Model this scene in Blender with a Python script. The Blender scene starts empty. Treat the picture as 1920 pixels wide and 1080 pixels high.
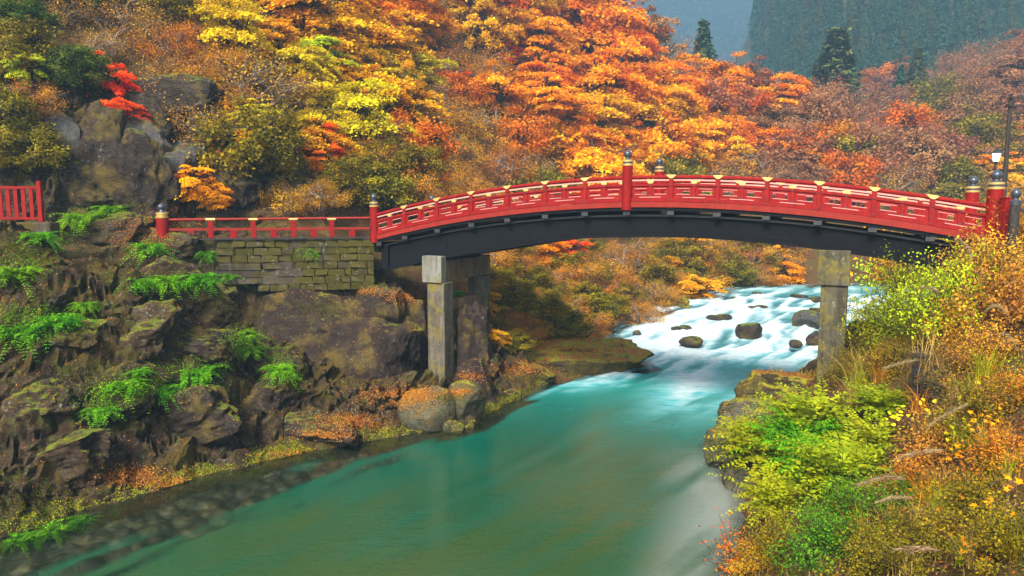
import bpy, math, random
import numpy as np
from mathutils import Vector, Matrix
from mathutils.bvhtree import BVHTree

SC = bpy.context.scene
COL = SC.collection
R = math.radians
# ------------------------------------------------------------------ camera
FPX = 1347.0                      # focal length in pixels of a 1920 wide frame
PITCH = math.atan(150 / FPX)
CAMZ = 10.0
cd = bpy.data.cameras.new('camera'); cam = bpy.data.objects.new('camera', cd); COL.objects.link(cam)
cam.location = (0, 0, CAMZ); cam.rotation_euler = (math.pi / 2 - PITCH, 0, 0)
cd.sensor_width = 36; cd.lens = 36 * FPX / 1920; cd.clip_start = 0.1; cd.clip_end = 5000
SC.camera = cam
# ------------------------------------------------------------------ light
SUN_EL, SUN_AZ = 46.0, 205.0      # azimuth clockwise from +Y (behind camera, a little left)
w = bpy.data.worlds.new('World'); SC.world = w; w.use_nodes = True
wn = w.node_tree.nodes; wl = w.node_tree.links
sky = wn.new('ShaderNodeTexSky'); sky.sky_type = 'NISHITA'; sky.sun_disc = False
sky.sun_elevation = R(SUN_EL); sky.sun_rotation = R(SUN_AZ); sky.dust_density = 3.0; sky.air_density = 1.0
bwn = wn.new('ShaderNodeRGBToBW'); wl.new(sky.outputs[0], bwn.inputs[0])          # thin overcast: the blue is washed towards a warm grey white
cmb = wn.new('ShaderNodeMix'); cmb.data_type = 'RGBA'; cmb.blend_type = 'MULTIPLY'; cmb.inputs[0].default_value = 1; wl.new(bwn.outputs[0], cmb.inputs[6]); cmb.inputs[7].default_value = (1.08, 1.0, 0.90, 1)
ov = wn.new('ShaderNodeMix'); ov.data_type = 'RGBA'; ov.inputs[0].default_value = 0.72; wl.new(sky.outputs[0], ov.inputs[6]); wl.new(cmb.outputs[2], ov.inputs[7])
wl.new(ov.outputs[2], wn['Background'].inputs[0]); wn['Background'].inputs[1].default_value = 0.06
sd = bpy.data.lights.new('sun', 'SUN'); sun = bpy.data.objects.new('sun', sd); COL.objects.link(sun)
sd.energy = 1.5; sd.angle = R(12); sd.color = (1, 0.91, 0.78)
sun.rotation_euler = (R(90 - SUN_EL), 0, R(180 - SUN_AZ))
SC.view_settings.view_transform = 'Standard'; SC.view_settings.look = 'None'
SC.view_settings.exposure = 2.55; SC.view_settings.gamma = 1.0
SC.view_settings.use_curve_mapping = False
HAZE = 0.0009
# ------------------------------------------------------------------ pixel <-> world helpers (1920x1080 frame)
_F = np.array([0, math.cos(PITCH), -math.sin(PITCH)]); _U = np.array([0, math.sin(PITCH), math.cos(PITCH)]); _R = np.array([1., 0, 0])
_C = np.array([0, 0, CAMZ])
def ray(u, v): return _F + _R * (u - 960) / FPX + _U * (540 - v) / FPX
def PY(u, v, Y):
    d = ray(u, v); return _C + d * Y / d[1]
def to_px(p):
    q = np.asarray(p, float) - _C; dz = q @ _F
    return 960 + FPX * (q @ _R) / dz, 540 - FPX * (q @ _U) / dz
rng = np.random.default_rng(7)
random.seed(7)
# ------------------------------------------------------------------ noise
def _h(i, s):
    a = np.sin(i[..., 0] * 127.1 + i[..., 1] * 311.7 + i[..., 2] * 74.7 + s * 19.19) * 43758.5453
    return a - np.floor(a)
def vn(p, s=0):
    p = np.asarray(p, float); i = np.floor(p); f = p - i; f = f * f * (3 - 2 * f); r = 0
    for a in (0, 1):
        for b in (0, 1):
            for c in (0, 1):
                wgt = (f[..., 0] if a else 1 - f[..., 0]) * (f[..., 1] if b else 1 - f[..., 1]) * (f[..., 2] if c else 1 - f[..., 2])
                r = r + wgt * _h(i + np.array([a, b, c]), s)
    return r * 2 - 1
def fbm(p, s=0, o=4):
    p = np.asarray(p, float); r = 0; a = 0.5
    for k in range(o):
        r = r + a * vn(p * 2 ** k + k * 13.7, s + k); a *= 0.5
    return r
def worley(p, s=0):
    """distance to the nearest and second nearest cell point, and a random value of the nearest cell"""
    p = np.asarray(p, float); i = np.floor(p); f1 = np.full(p.shape[:-1], 9.); f2 = f1.copy(); cid = np.zeros(p.shape[:-1])
    for a in (-1, 0, 1):
        for b in (-1, 0, 1):
            for c in (-1, 0, 1):
                j = i + np.array([a, b, c]); q = j + np.stack([_h(j, s), _h(j, s + 1), _h(j, s + 2)], -1); d = np.sqrt(((p - q) ** 2).sum(-1)); v = _h(j, s + 3)
                m = d < f1; f2 = np.where(m, f1, np.minimum(f2, d)); cid = np.where(m, v, cid); f1 = np.where(m, d, f1)
    return f1, f2, cid
def ridge(p, s=0, o=4):
    p = np.asarray(p, float); r = 0; a = 0.5
    for k in range(o):
        r = r + a * (1 - 2 * np.abs(vn(p * 2 ** k + k * 7.3, s + k))); a *= 0.5
    return r
# ------------------------------------------------------------------ mesh helpers
def mkmesh(name, V, Fs, rnd=None, smooth=False, attrs=None):
    V = np.asarray(V, np.float32).reshape(-1, 3)
    if not isinstance(Fs, (list, tuple)) or (len(Fs) and not isinstance(Fs[0], np.ndarray)): Fs = [np.asarray(Fs)]
    Fs = [np.asarray(f, np.int32) for f in Fs if len(f)]
    m = bpy.data.meshes.new(name)
    loops = np.concatenate([f.ravel() for f in Fs]); tot = np.concatenate([np.full(len(f), f.shape[1], np.int32) for f in Fs])
    st = np.concatenate([[0], np.cumsum(tot)[:-1]]).astype(np.int32)
    m.vertices.add(len(V)); m.vertices.foreach_set('co', V.ravel())
    m.loops.add(len(loops)); m.loops.foreach_set('vertex_index', loops)
    m.polygons.add(len(tot)); m.polygons.foreach_set('loop_start', st); m.polygons.foreach_set('loop_total', tot)
    if smooth: m.polygons.foreach_set('use_smooth', np.ones(len(tot), bool))
    if rnd is not None:
        a = m.attributes.new('rnd', 'FLOAT', 'FACE'); a.data.foreach_set('value', np.asarray(rnd, np.float32))
    for k, v in (attrs or {}).items():
        if np.ndim(v) == 2:
            a = m.attributes.new(k, 'FLOAT_COLOR', 'POINT'); c = np.ones((len(V), 4), np.float32); c[:, :3] = v; a.data.foreach_set('color', c.ravel())
        else:
            a = m.attributes.new(k, 'FLOAT', 'POINT'); a.data.foreach_set('value', np.asarray(v, np.float32))
    m.update(calc_edges=True); m.validate()
    return m
def link(name, mesh, mat=None, parent=None, loc=None):
    o = bpy.data.objects.new(name, mesh); COL.objects.link(o)
    if mat is not None and mesh is not None: mesh.materials.clear(); mesh.materials.append(mat)
    if parent is not None: o.parent = parent
    if loc is not None: o.location = loc
    return o
def tag(o, label=None, cat=None, group=None, kind=None):
    if label: o['label'] = label
    if cat: o['category'] = cat
    if group: o['group'] = group
    if kind: o['kind'] = kind
    return o
def thing(name, label, cat, loc=(0, 0, 0), rz=0, group=None, scale=None):
    o = bpy.data.objects.new(name, None); COL.objects.link(o); o.empty_display_size = 0.3
    o.location = loc; o.rotation_euler = (0, 0, rz)
    if scale is not None: o.scale = scale if hasattr(scale, '__len__') else (scale,) * 3
    return tag(o, label, cat, group)
class MB:
    def __init__(s): s.v = []; s.f3 = []; s.f4 = []; s.fn = []
    def add(s, V, F):
        b = len(s.v); s.v.extend([tuple(p) for p in V])
        for f in F:
            g = [b + i for i in f]
            (s.f3 if len(g) == 3 else s.f4 if len(g) == 4 else s.fn).append(g)
        return s
    def box(s, lo, hi, bev=0.0):
        x0, y0, z0 = lo; x1, y1, z1 = hi
        if bev <= 0:
            V = [(x0, y0, z0), (x1, y0, z0), (x1, y1, z0), (x0, y1, z0), (x0, y0, z1), (x1, y0, z1), (x1, y1, z1), (x0, y1, z1)]
            return s.add(V, [(3, 2, 1, 0), (4, 5, 6, 7), (0, 1, 5, 4), (1, 2, 6, 5), (2, 3, 7, 6), (3, 0, 4, 7)])
        b = bev; V = []; idx = {}
        for ix in (0, 1):
            for iy in (0, 1):
                for iz in (0, 1):
                    c = ((x0, x1)[ix], (y0, y1)[iy], (z0, z1)[iz]); sg = (1 - 2 * ix, 1 - 2 * iy, 1 - 2 * iz)
                    for ax in range(3):
                        p = [c[k] + sg[k] * b for k in range(3)]; p[ax] = c[ax]
                        idx[(ix, iy, iz, ax)] = len(V); V.append(tuple(p))
        F = []
        q = [(0, 0), (1, 0), (1, 1), (0, 1)]
        for ax in range(3):
            for e in (0, 1):
                loop = []
                for (a, c) in q:
                    k = [0, 0, 0]; k[ax] = e; k[(ax + 1) % 3] = a; k[(ax + 2) % 3] = c
                    loop.append(idx[(*k, ax)])
                F.append(tuple(loop if e else loop[::-1]))
        for ax in range(3):      # edge strips along axis ax
            a1, a2 = (ax + 1) % 3, (ax + 2) % 3
            for (e1, e2) in q:
                def K(e, which):
                    k = [0, 0, 0]; k[ax] = e; k[a1] = e1; k[a2] = e2; return idx[(*k, which)]
                f = [K(0, a1), K(1, a1), K(1, a2), K(0, a2)]
                F.append(tuple(f if (e1 == e2) else f[::-1]))
        for ix in (0, 1):
            for iy in (0, 1):
                for iz in (0, 1):
                    f = [idx[(ix, iy, iz, 0)], idx[(ix, iy, iz, 1)], idx[(ix, iy, iz, 2)]]
                    F.append(tuple(f if (ix + iy + iz) % 2 else f[::-1]))
        return s.add(V, F)
    def tube(s, pts, rad, n=6, cap=True):
        pts = [Vector(p) for p in pts]; V = []; F = []
        rad = rad if hasattr(rad, '__len__') else [rad] * len(pts)
        up = Vector((0, 0, 1)) if abs((pts[-1] - pts[0]).normalized().z) < 0.9 else Vector((1, 0, 0))
        for i, p in enumerate(pts):
            d = (pts[min(i + 1, len(pts) - 1)] - pts[max(i - 1, 0)]).normalized()
            a = d.cross(up).normalized(); b = a.cross(d)
            for k in range(n):
                t = 2 * math.pi * k / n; V.append(p + a * math.cos(t) * rad[i] + b * math.sin(t) * rad[i])
        for i in range(len(pts) - 1):
            for k in range(n):
                F.append((i * n + k, (i + 1) * n + k, (i + 1) * n + (k + 1) % n, i * n + (k + 1) % n))
        if cap: F.append(tuple(range(n))); F.append(tuple(reversed(range((len(pts) - 1) * n, len(pts) * n))))
        return s.add(V, F)
    def lathe(s, prof, n=16, c=(0, 0, 0)):
        V = []; F = []
        for (r, z) in prof:
            for k in range(n):
                t = 2 * math.pi * k / n; V.append((c[0] + r * math.cos(t), c[1] + r * math.sin(t), c[2] + z))
        m = len(prof)
        for i in range(m - 1):
            for k in range(n): F.append((i * n + k, i * n + (k + 1) % n, (i + 1) * n + (k + 1) % n, (i + 1) * n + k))
        F.append(tuple(reversed(range(n)))); F.append(tuple(range((m - 1) * n, m * n)))
        return s.add(V, F)
    def mesh(s, name, smooth=False):
        m = bpy.data.meshes.new(name); m.from_pydata(s.v, [], s.f3 + s.f4 + s.fn)
        if smooth:
            m.polygons.foreach_set('use_smooth', np.ones(len(m.polygons), bool))
            try: m.set_sharp_from_angle(angle=R(40))
            except Exception: pass
        m.update(); return m
    def obj(s, name, mat, parent=None, loc=None, smooth=False):
        return link(name, s.mesh(name, smooth), mat, parent, loc)
def dup(o, parent=None, off=None):
    c = o.copy(); COL.objects.link(c)
    if parent is not None: c.parent = parent
    if off is not None: c.location = o.location + Vector(off)
    for ch in o.children: dup(ch, c)
    return c
# ------------------------------------------------------------------ material helpers
class NT:
    def __init__(s, name):
        s.m = bpy.data.materials.new(name); s.m.use_nodes = True; s.t = s.m.node_tree; s.t.nodes.clear()
        s.out = s.t.nodes.new('ShaderNodeOutputMaterial')
    def n(s, ty, _p=None, **kw):
        x = s.t.nodes.new('ShaderNode' + ty)
        for k, v in (_p or {}).items(): setattr(x, k, v)
        for k, v in kw.items():
            k = int(k[1:]) if k[0] == '_' and k[1:].isdigit() else k.replace('_', ' ')
            s.set(x.inputs[k], v)
        return x
    def set(s, inp, v):
        if isinstance(v, bpy.types.NodeSocket): s.t.links.new(v, inp)
        elif isinstance(v, bpy.types.Node): s.t.links.new(v.outputs[0], inp)
        else:
            if hasattr(v, '__len__') and len(v) == 3 and len(inp.default_value) == 4: v = (*v, 1)
            inp.default_value = v
    def ramp(s, fac, stops, interp='LINEAR'):
        x = s.n('ValToRGB'); s.set(x.inputs[0], fac); e = x.color_ramp.elements; x.color_ramp.interpolation = interp
        while len(e) < len(stops): e.new(0.5)
        for el, (p, c) in zip(e, stops):
            el.position = p; el.color = (*c, 1) if hasattr(c, '__len__') else (c, c, c, 1)
        return x.outputs[0]
    def mix(s, f, a, b, mode='MIX'):
        x = s.n('Mix', {'data_type': 'RGBA', 'blend_type': mode}); s.set(x.inputs[0], f); s.set(x.inputs[6], a); s.set(x.inputs[7], b); return x.outputs[2]
    def math(s, op, a, b=0.0, clamp=False):
        x = s.n('Math', {'operation': op, 'use_clamp': clamp}); s.set(x.inputs[0], a); s.set(x.inputs[1], b); return x.outputs[0]
    def noise(s, vec, scale, detail=4, rough=0.55, dist=0.0):
        return s.n('TexNoise', Vector=vec, Scale=scale, Detail=detail, Roughness=rough, Distortion=dist).outputs[0]
    def geo(s): return s.n('NewGeometry')
    def attr(s, name): return s.n('Attribute', {'attribute_name': name})
    def bump(s, h, strength=0.5, dist=0.05, normal=None):
        x = s.n('Bump', Height=h, Strength=strength, Distance=dist)
        if normal is not None: s.set(x.inputs['Normal'], normal)
        return x.outputs[0]
    def done(s, sh): s.t.links.new(sh.outputs[0] if isinstance(sh, bpy.types.Node) else sh, s.out.inputs[0]); return s.m
def pos_vec(t, sc=(1, 1, 1), obj=False):
    if obj: v = t.n('TexCoord').outputs['Object']
    else: v = t.geo().outputs['Position']
    if sc == (1, 1, 1): return v
    return t.n('Mapping', Vector=v, Scale=sc).outputs[0]
def leafmat(name, c0, c1, c2, trans=0.35):
    t = NT(name); r = t.attr('rnd').outputs['Fac']; oi = t.n('ObjectInfo').outputs['Random']
    c = t.ramp(r, [(0.0, c0), (0.5, c1), (1.0, c2)])
    pn = t.noise(pos_vec(t), 0.55, 3)
    hue = t.math('ADD', t.math('MULTIPLY', oi, 0.03), t.math('MULTIPLY', pn, 0.05)); hue = t.math('ADD', hue, 0.46)
    val = t.math('ADD', t.math('MULTIPLY', t.noise(pos_vec(t), 1.3, 3), 0.7), 0.78)
    hs = t.n('HueSaturation', Color=c, Hue=hue, Saturation=1.0, Value=val)
    p = t.n('BsdfPrincipled', Base_Color=hs, Roughness=0.55); p.inputs['Specular IOR Level'].default_value = 0.06
    tr = t.n('BsdfTranslucent', Color=hs)
    mx = t.n('MixShader'); t.set(mx.inputs[0], trans); t.set(mx.inputs[1], p.outputs[0]); t.set(mx.inputs[2], tr.outputs[0])
    return t.done(mx)
def paint(name, col, rough=0.4, var=0.25, wear=None, wearamt=0.5, metal=0.0, scale=3.0, spec=0.4, bump=0.15):
    t = NT(name); v = pos_vec(t)
    n = t.math('ADD', t.math('MULTIPLY', t.noise(v, scale, 6, 0.65), 0.6), t.math('MULTIPLY', t.noise(pos_vec(t, (5, 5, .5)), scale * .7, 6, 0.7), 0.4))
    c = t.mix(t.ramp(n, [(0.3, 0.0), (0.7, 1.0)]), tuple(x * (1 - var) for x in col), tuple(min(1, x * (1 + var)) for x in col))
    if wear:
        n2 = t.noise(v, scale * 3.1, 8, 0.7); c = t.mix(t.ramp(n2, [(0.62 - 0.18 * wearamt, 0.0), (0.72, wearamt)]), c, wear)
    p = t.n('BsdfPrincipled', Base_Color=c, Metallic=metal)
    t.set(p.inputs['Roughness'], t.math('ADD', t.math('MULTIPLY', n, 0.25), rough - 0.12)); p.inputs['Specular IOR Level'].default_value = spec
    t.set(p.inputs['Normal'], t.bump(t.noise(v, 22, 5), bump, 0.02))
    return t.done(p)
def rockmat(name, a, b, c, moss=0.5, lichen=0.4, litter=0.35, mosscol=(0.055, 0.085, 0.012), scale=1.0, crackf=0.6):
    """a/b/c dark, mid, light stone; moss and leaf litter lie on faces that look up; lichen spots anywhere."""
    t = NT(name); v = pos_vec(t); g = t.geo(); nz = t.n('SeparateXYZ', Vector=g.outputs['Normal']).outputs[2]
    tn = t.n('SeparateXYZ', Vector=g.outputs['True Normal']).outputs[2]
    n1 = t.noise(v, 0.9 * scale, 8, 0.62, 0.6); n2 = t.noise(v, 4.5 * scale, 8, 0.7); n3 = t.noise(v, 17 * scale, 6, 0.7)
    col = t.ramp(t.math('ADD', t.math('MULTIPLY', n1, 0.55), t.math('MULTIPLY', n2, 0.45)), [(0.33, a), (0.5, b), (0.66, c)])
    col = t.mix(t.ramp(n3, [(0.35, 0.0), (0.6, 0.45)]), col, tuple(x * 0.45 for x in b))
    vo = t.n('TexVoronoi', Vector=t.n('Mapping', Vector=v, Scale=(1.1 * scale, 1.1 * scale, 2.2 * scale)).outputs[0], Scale=1.3)
    vo.feature = 'DISTANCE_TO_EDGE'
    crack = t.ramp(vo.outputs[0], [(0.0, 1.0), (0.035, 0.0)])
    col = t.mix(t.math('MULTIPLY', crack, crackf), col, (0.012, 0.01, 0.008))
    lv = t.noise(v, 7.0 * scale, 3, 0.6); lm = t.noise(v, 0.8 * scale, 3)
    lf = t.math('MULTIPLY', t.ramp(lv, [(0.6, 0.0), (0.66, 1.0)]), t.ramp(lm, [(0.45, 0.0), (0.62, lichen)]))
    col = t.mix(lf, col, (0.15, 0.175, 0.15))
    st_ = t.ramp(t.noise(v, 0.65 * scale, 6, 0.75), [(0.50, 0.0), (0.62, 0.55)]); col = t.mix(st_, col, (0.13, 0.095, 0.018))
    mn = t.noise(v, 1.5 * scale, 6, 0.7)
    mf = t.math('ADD', t.math('MULTIPLY', nz, 0.55), t.math('MULTIPLY', mn, 0.9))
    th = 1.18 - 0.42 * moss
    mf = t.ramp(mf, [(th - 0.07, 0.0), (th + 0.07, 1.0)])
    mcol = t.mix(t.ramp(t.noise(v, 9, 4), [(0.35, 0.0), (0.65, 1.0)]), mosscol, (mosscol[0] * 2.4, mosscol[1] * 1.7, mosscol[2]))
    col = t.mix(mf, col, mcol)
    ln = t.noise(v, 2.3 * scale, 7, 0.75)
    lt = t.math('ADD', t.math('MULTIPLY', nz, 0.6), t.math('MULTIPLY', ln, 0.9)); th = 1.22 - 0.42 * litter
    lt = t.ramp(lt, [(th - 0.05, 0.0), (th + 0.05, 0.9)])
    lc = t.ramp(t.noise(v, 14, 3), [(0.35, (0.10, 0.035, 0.012)), (0.5, (0.22, 0.075, 0.02)), (0.65, (0.32, 0.14, 0.04))])
    col = t.mix(lt, col, lc)
    p = t.n('BsdfPrincipled', Base_Color=col, Roughness=0.8); p.inputs['Specular IOR Level'].default_value = 0.1
    hgt = t.math('ADD', t.math('MULTIPLY', n2, 0.7), t.math('MULTIPLY', n3, 0.35)); hgt = t.math('SUBTRACT', hgt, t.math('MULTIPLY', crack, 0.4 * crackf))
    t.set(p.inputs['Normal'], t.bump(hgt, 0.9, 0.16))
    return t.done(p)
M = {}
M['rock_brown'] = rockmat('rock_brown', (0.0149, 0.0099, 0.0056), (0.0471, 0.0322, 0.0192), (0.1029, 0.0781, 0.0515), 0.66, 0.9, 0.36)
M['rock_dark'] = rockmat('rock_dark', (0.0124, 0.0093, 0.0074), (0.0335, 0.0248, 0.0198), (0.0713, 0.0558, 0.0446), 0.55, 0.7, 0.36)
M['rock_cliff'] = rockmat('rock_cliff', (0.0151, 0.0101, 0.0092), (0.0302, 0.0210, 0.0181), (0.0512, 0.0378, 0.0332), 0.35, 0.35, 0.3, scale=0.8, crackf=0.12)
M['rock_grey'] = rockmat('rock_grey', (0.0258, 0.0252, 0.0252), (0.0648, 0.0648, 0.0654), (0.1296, 0.1338, 0.1380), 0.3, 0.3, 0.25, crackf=0.12)
M['rock_mossy'] = rockmat('rock_mossy', (0.0223, 0.0180, 0.0087), (0.0490, 0.0378, 0.0180), (0.0849, 0.0713, 0.0446), 0.8, 0.6, 0.45, (0.10, 0.12, 0.012))
M['rock_green'] = rockmat('rock_green', (0.0310, 0.0310, 0.0198), (0.0713, 0.0713, 0.0446), (0.1252, 0.1203, 0.0893), 0.6, 0.8, 0.35, (0.11, 0.14, 0.02), scale=1.3)
M['rock_wet'] = rockmat('rock_wet', (0.0126, 0.0126, 0.0117), (0.0387, 0.0324, 0.0270), (0.0774, 0.0648, 0.0549), 0.35, 0.1, 0.1)
M['red'] = paint('vermilion_paint', (0.20, 0.0045, 0.0038), 0.5, 0.38, (0.085, 0.008, 0.007), 0.8, spec=0.15)
M['red_old'] = paint('weathered_red_paint', (0.20, 0.016, 0.010), 0.5, 0.25, (0.09, 0.03, 0.02), 0.7, spec=0.15)
M['red_dark'] = paint('dark_red_paint', (0.32, 0.016, 0.012), 0.45, 0.2, (0.12, 0.03, 0.02), 0.5)
M['pale_red'] = paint('pale_pink_trim_and_light', (0.50, 0.24, 0.21), 0.4, 0.15)  # pink for the strips, and for light painted under the rail and on sills
M['gold'] = paint('gilt_brass', (0.58, 0.40, 0.13), 0.4, 0.2, metal=0.5)
M['bronze'] = paint('black_bronze', (0.045, 0.055, 0.075), 0.3, 0.3, (0.10, 0.16, 0.18), 0.4, metal=0.3, scale=6)
M['lacquer'] = paint('black_lacquer', (0.006, 0.0065, 0.008), 0.62, 0.35, (0.022, 0.022, 0.024), 0.35, spec=0.05)
M['lacquer_grey'] = paint('worn_black_lacquer', (0.022, 0.024, 0.028), 0.5, 0.35, (0.07, 0.07, 0.07), 0.5)
M['metal_black'] = paint('black_iron', (0.018, 0.019, 0.02), 0.45, 0.3)
def stonemat(name, a, b, moss, drip=True, mosscol=(0.10, 0.10, 0.014)):
    t = NT(name); v = pos_vec(t); n1 = t.noise(v, 1.6, 8, 0.65); n2 = t.noise(v, 26, 6, 0.7)
    vs = t.noise(pos_vec(t, (3.0, 3.0, 0.35)), 1.5, 6, 0.65)
    oi = t.n('ObjectInfo').outputs['Random']
    c = t.mix(t.ramp(n1, [(0.3, 0.0), (0.7, 1.0)]), a, b)
    c = t.mix(t.ramp(n2, [(0.35, 0.0), (0.65, 0.35)]), c, tuple(x * 0.4 for x in a))
    if drip: c = t.mix(t.ramp(vs, [(0.45, 0.0), (0.62, 0.65)]), c, tuple(x * 0.38 for x in a))
    c = t.n('HueSaturation', Color=c, Value=t.math('ADD', t.math('MULTIPLY', oi, 0.6), 0.7)).outputs[0]
    mn = t.noise(v, 1.1, 7, 0.7); mm = t.ramp(mn, [(0.62 - 0.3 * moss, 0.0), (0.72 - 0.25 * moss, 0.9)])
    c = t.mix(mm, c, t.mix(t.ramp(n2, [(0.3, 0.0), (0.7, 1.0)]), mosscol, (mosscol[0] * 2, mosscol[1] * 1.5, mosscol[2] * 1.5)))
    lv = t.noise(v, 6.0, 3); c = t.mix(t.ramp(lv, [(0.64, 0.0), (0.68, 0.8)]), c, (0.15, 0.17, 0.14))
    p = t.n('BsdfPrincipled', Base_Color=c, Roughness=0.8); p.inputs['Specular IOR Level'].default_value = 0.1
    t.set(p.inputs['Normal'], t.bump(t.math('ADD', n2, t.math('MULTIPLY', n1, 1.5)), 0.5, 0.05))
    return t.done(p)
M['pier'] = stonemat('weathered_granite', (0.06, 0.05, 0.038), (0.14, 0.125, 0.10), 0.35)
M['pier_cap'] = stonemat('pale_granite', (0.12, 0.124, 0.108), (0.22, 0.226, 0.205), 0.25)
M['pier_beam'] = stonemat('brown_stone_beam', (0.13, 0.075, 0.042), (0.25, 0.155, 0.085), 0.1)
M['pier_moss'] = stonemat('mossy_granite', (0.07, 0.064, 0.042), (0.155, 0.14, 0.10), 0.5)
M['wall_stone'] = stonemat('mossy_wall_stone', (0.042, 0.033, 0.023), (0.09, 0.074, 0.052), 0.85, True, (0.04, 0.043, 0.006))
M['wall_slab'] = stonemat('wall_slab_stone', (0.048, 0.038, 0.028), (0.10, 0.085, 0.066), 0.45, True, (0.042, 0.042, 0.007))
def barkmat(name, a, b):
    t = NT(name); v = pos_vec(t, (6, 6, 1.3)); n = t.noise(v, 2.0, 6, 0.7)
    p = t.n('BsdfPrincipled', Base_Color=t.ramp(n, [(0.3, a), (0.7, b)]), Roughness=0.85); p.inputs['Specular IOR Level'].default_value = 0.2
    t.set(p.inputs['Normal'], t.bump(n, 0.6, 0.05)); return t.done(p)
M['bark'] = barkmat('bark_dark', (0.025, 0.018, 0.014), (0.085, 0.062, 0.048))
M['bark_pale'] = barkmat('bark_pale', (0.09, 0.065, 0.05), (0.22, 0.17, 0.13))
M['wood_dark'] = barkmat('old_dark_wood', (0.014, 0.012, 0.012), (0.05, 0.042, 0.04))
LM = {
 'y': leafmat('leaf_gold', (0.36, 0.15, 0.004), (0.68, 0.36, 0.005), (0.80, 0.54, 0.010)),
 'l': leafmat('leaf_lime', (0.28, 0.22, 0.006), (0.60, 0.48, 0.008), (0.76, 0.66, 0.015)),
 'G': leafmat('leaf_lime_green', (0.18, 0.26, 0.010), (0.42, 0.54, 0.012), (0.58, 0.66, 0.02)),
 'O': leafmat('leaf_orange', (0.46, 0.13, 0.003), (0.80, 0.29, 0.003), (0.86, 0.44, 0.006)),
 't': leafmat('leaf_rust', (0.26, 0.06, 0.006), (0.60, 0.14, 0.007), (0.72, 0.24, 0.010)),
 'R': leafmat('leaf_red', (0.60, 0.03, 0.006), (0.86, 0.065, 0.008), (0.90, 0.13, 0.012)),
 'P': leafmat('leaf_dusky_hazed', (0.16, 0.07, 0.038), (0.30, 0.13, 0.06), (0.42, 0.21, 0.085)),  # pink brown leaves, with some of the valley haze put into the colour
 'b': leafmat('leaf_brown', (0.18, 0.07, 0.010), (0.46, 0.19, 0.014), (0.64, 0.34, 0.018)),
 'w': leafmat('leaf_tan', (0.20, 0.10, 0.02), (0.42, 0.21, 0.025), (0.62, 0.36, 0.03)),
 'o': leafmat('leaf_olive', (0.05, 0.045, 0.005), (0.16, 0.13, 0.008), (0.38, 0.28, 0.010)),
 'g': leafmat('leaf_dark_green', (0.018, 0.035, 0.008), (0.05, 0.085, 0.012), (0.17, 0.20, 0.015)),
 'C': leafmat('leaf_cedar', (0.012, 0.035, 0.020), (0.04, 0.095, 0.05), (0.11, 0.20, 0.08), 0.15),
 'ms': leafmat('leaf_moss', (0.03, 0.035, 0.004), (0.085, 0.092, 0.006), (0.18, 0.185, 0.009)),
 'c': leafmat('leaf_cedar_olive', (0.025, 0.04, 0.016), (0.07, 0.095, 0.025), (0.15, 0.15, 0.035), 0.15),
 'f': leafmat('leaf_fern', (0.035, 0.10, 0.003), (0.09, 0.26, 0.005), (0.21, 0.41, 0.009)),
 's': leafmat('leaf_straw', (0.14, 0.08, 0.022), (0.32, 0.20, 0.06), (0.48, 0.34, 0.13)),
 'v': leafmat('leaf_litter', (0.12, 0.04, 0.010), (0.34, 0.11, 0.018), (0.52, 0.24, 0.05)),
 'm': leafmat('leaf_yellow_green', (0.08, 0.11, 0.004), (0.22, 0.26, 0.006), (0.42, 0.42, 0.010)),
 'k': leafmat('leaf_deep_green', (0.02, 0.07, 0.006), (0.06, 0.19, 0.008), (0.14, 0.32, 0.012)),
 'F': leafmat('plume_straw', (0.16, 0.11, 0.055), (0.30, 0.22, 0.12), (0.42, 0.33, 0.20)),
 'Y': leafmat('leaf_bright_yellow', (0.54, 0.48, 0.01), (0.72, 0.68, 0.015), (0.80, 0.78, 0.04)),
}
#@@TERRAIN
# ------------------------------------------------------------------ terrain
WL = np.array([(-60, -25), (-32, 4), (-20, 16.5), (-15.6, 20.9), (-13.7, 23.2), (-11.3, 26.2), (-8.7, 28.5), (-5.6, 30.5), (-1.7, 32.1), (-0.7, 34.8), (2.1, 40.2),
               (8.6, 44.3), (7.2, 49), (7.9, 55), (10.5, 60), (16.2, 66), (20.7, 75), (28.9, 79.5), (42, 81), (60, 83), (100, 92), (200, 100)], float)
WR = np.array([(-6, -25), (-1, 0), (1.5, 8), (3.6, 13.5), (6.1, 18.7), (8.0, 23.7), (8.3, 29.2), (11.4, 34.8), (16.4, 41.5), (21.6, 49.4), (28.7, 56.2), (42, 61), (60, 65), (100, 70), (200, 74)], float)
DD = np.array([0, 1, 2, 3.5, 5, 6.5, 7.3, 8.2, 9.5, 11, 13, 15, 17, 20, 25, 40, 90], float)
_a1 = [0, .4, 1.4, 3.0, 4.6, 5.9, 6.8, 7.8, 8.8, 9.2, 8.9, 8.6, 11, 15, 19.5, 34, 84]
_a2 = [0, .5, 2.4, 5.0, 6.9, 8.6, 9.8, 9.9, 9.3, 8.5, 8.2, 8.6, 11.5, 16, 20, 34, 84]
_a3 = [0, .5, 2.2, 5.4, 7.0, 6.9, 5.6, 3.6, 2.6, 8.0, 8.3, 11, 15, 18, 22, 36, 86]
_a4 = [0, .6, 1.5, 2.3, 2.1, 2.0, 2.0, 2.0, 4.0, 8.1, 8.5, 11.5, 14, 17.5, 22, 36, 86]
_a5 = [0, .5, 1.0, 1.4, 1.5, 1.6, 1.8, 3.0, 8.0, 8.2, 9, 12, 14.5, 18, 23, 38, 88]
_a6 = [0, .5, 1.0, 1.5, 1.8, 3, 5, 7.6, 8.1, 8.3, 9.5, 12, 14, 17.5, 23, 38, 88]
_a7 = [0, .6, 1.2, 1.8, 2.6, 4, 5, 6, 7, 8.2, 10, 12, 14, 17.5, 23, 38, 88]
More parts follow.
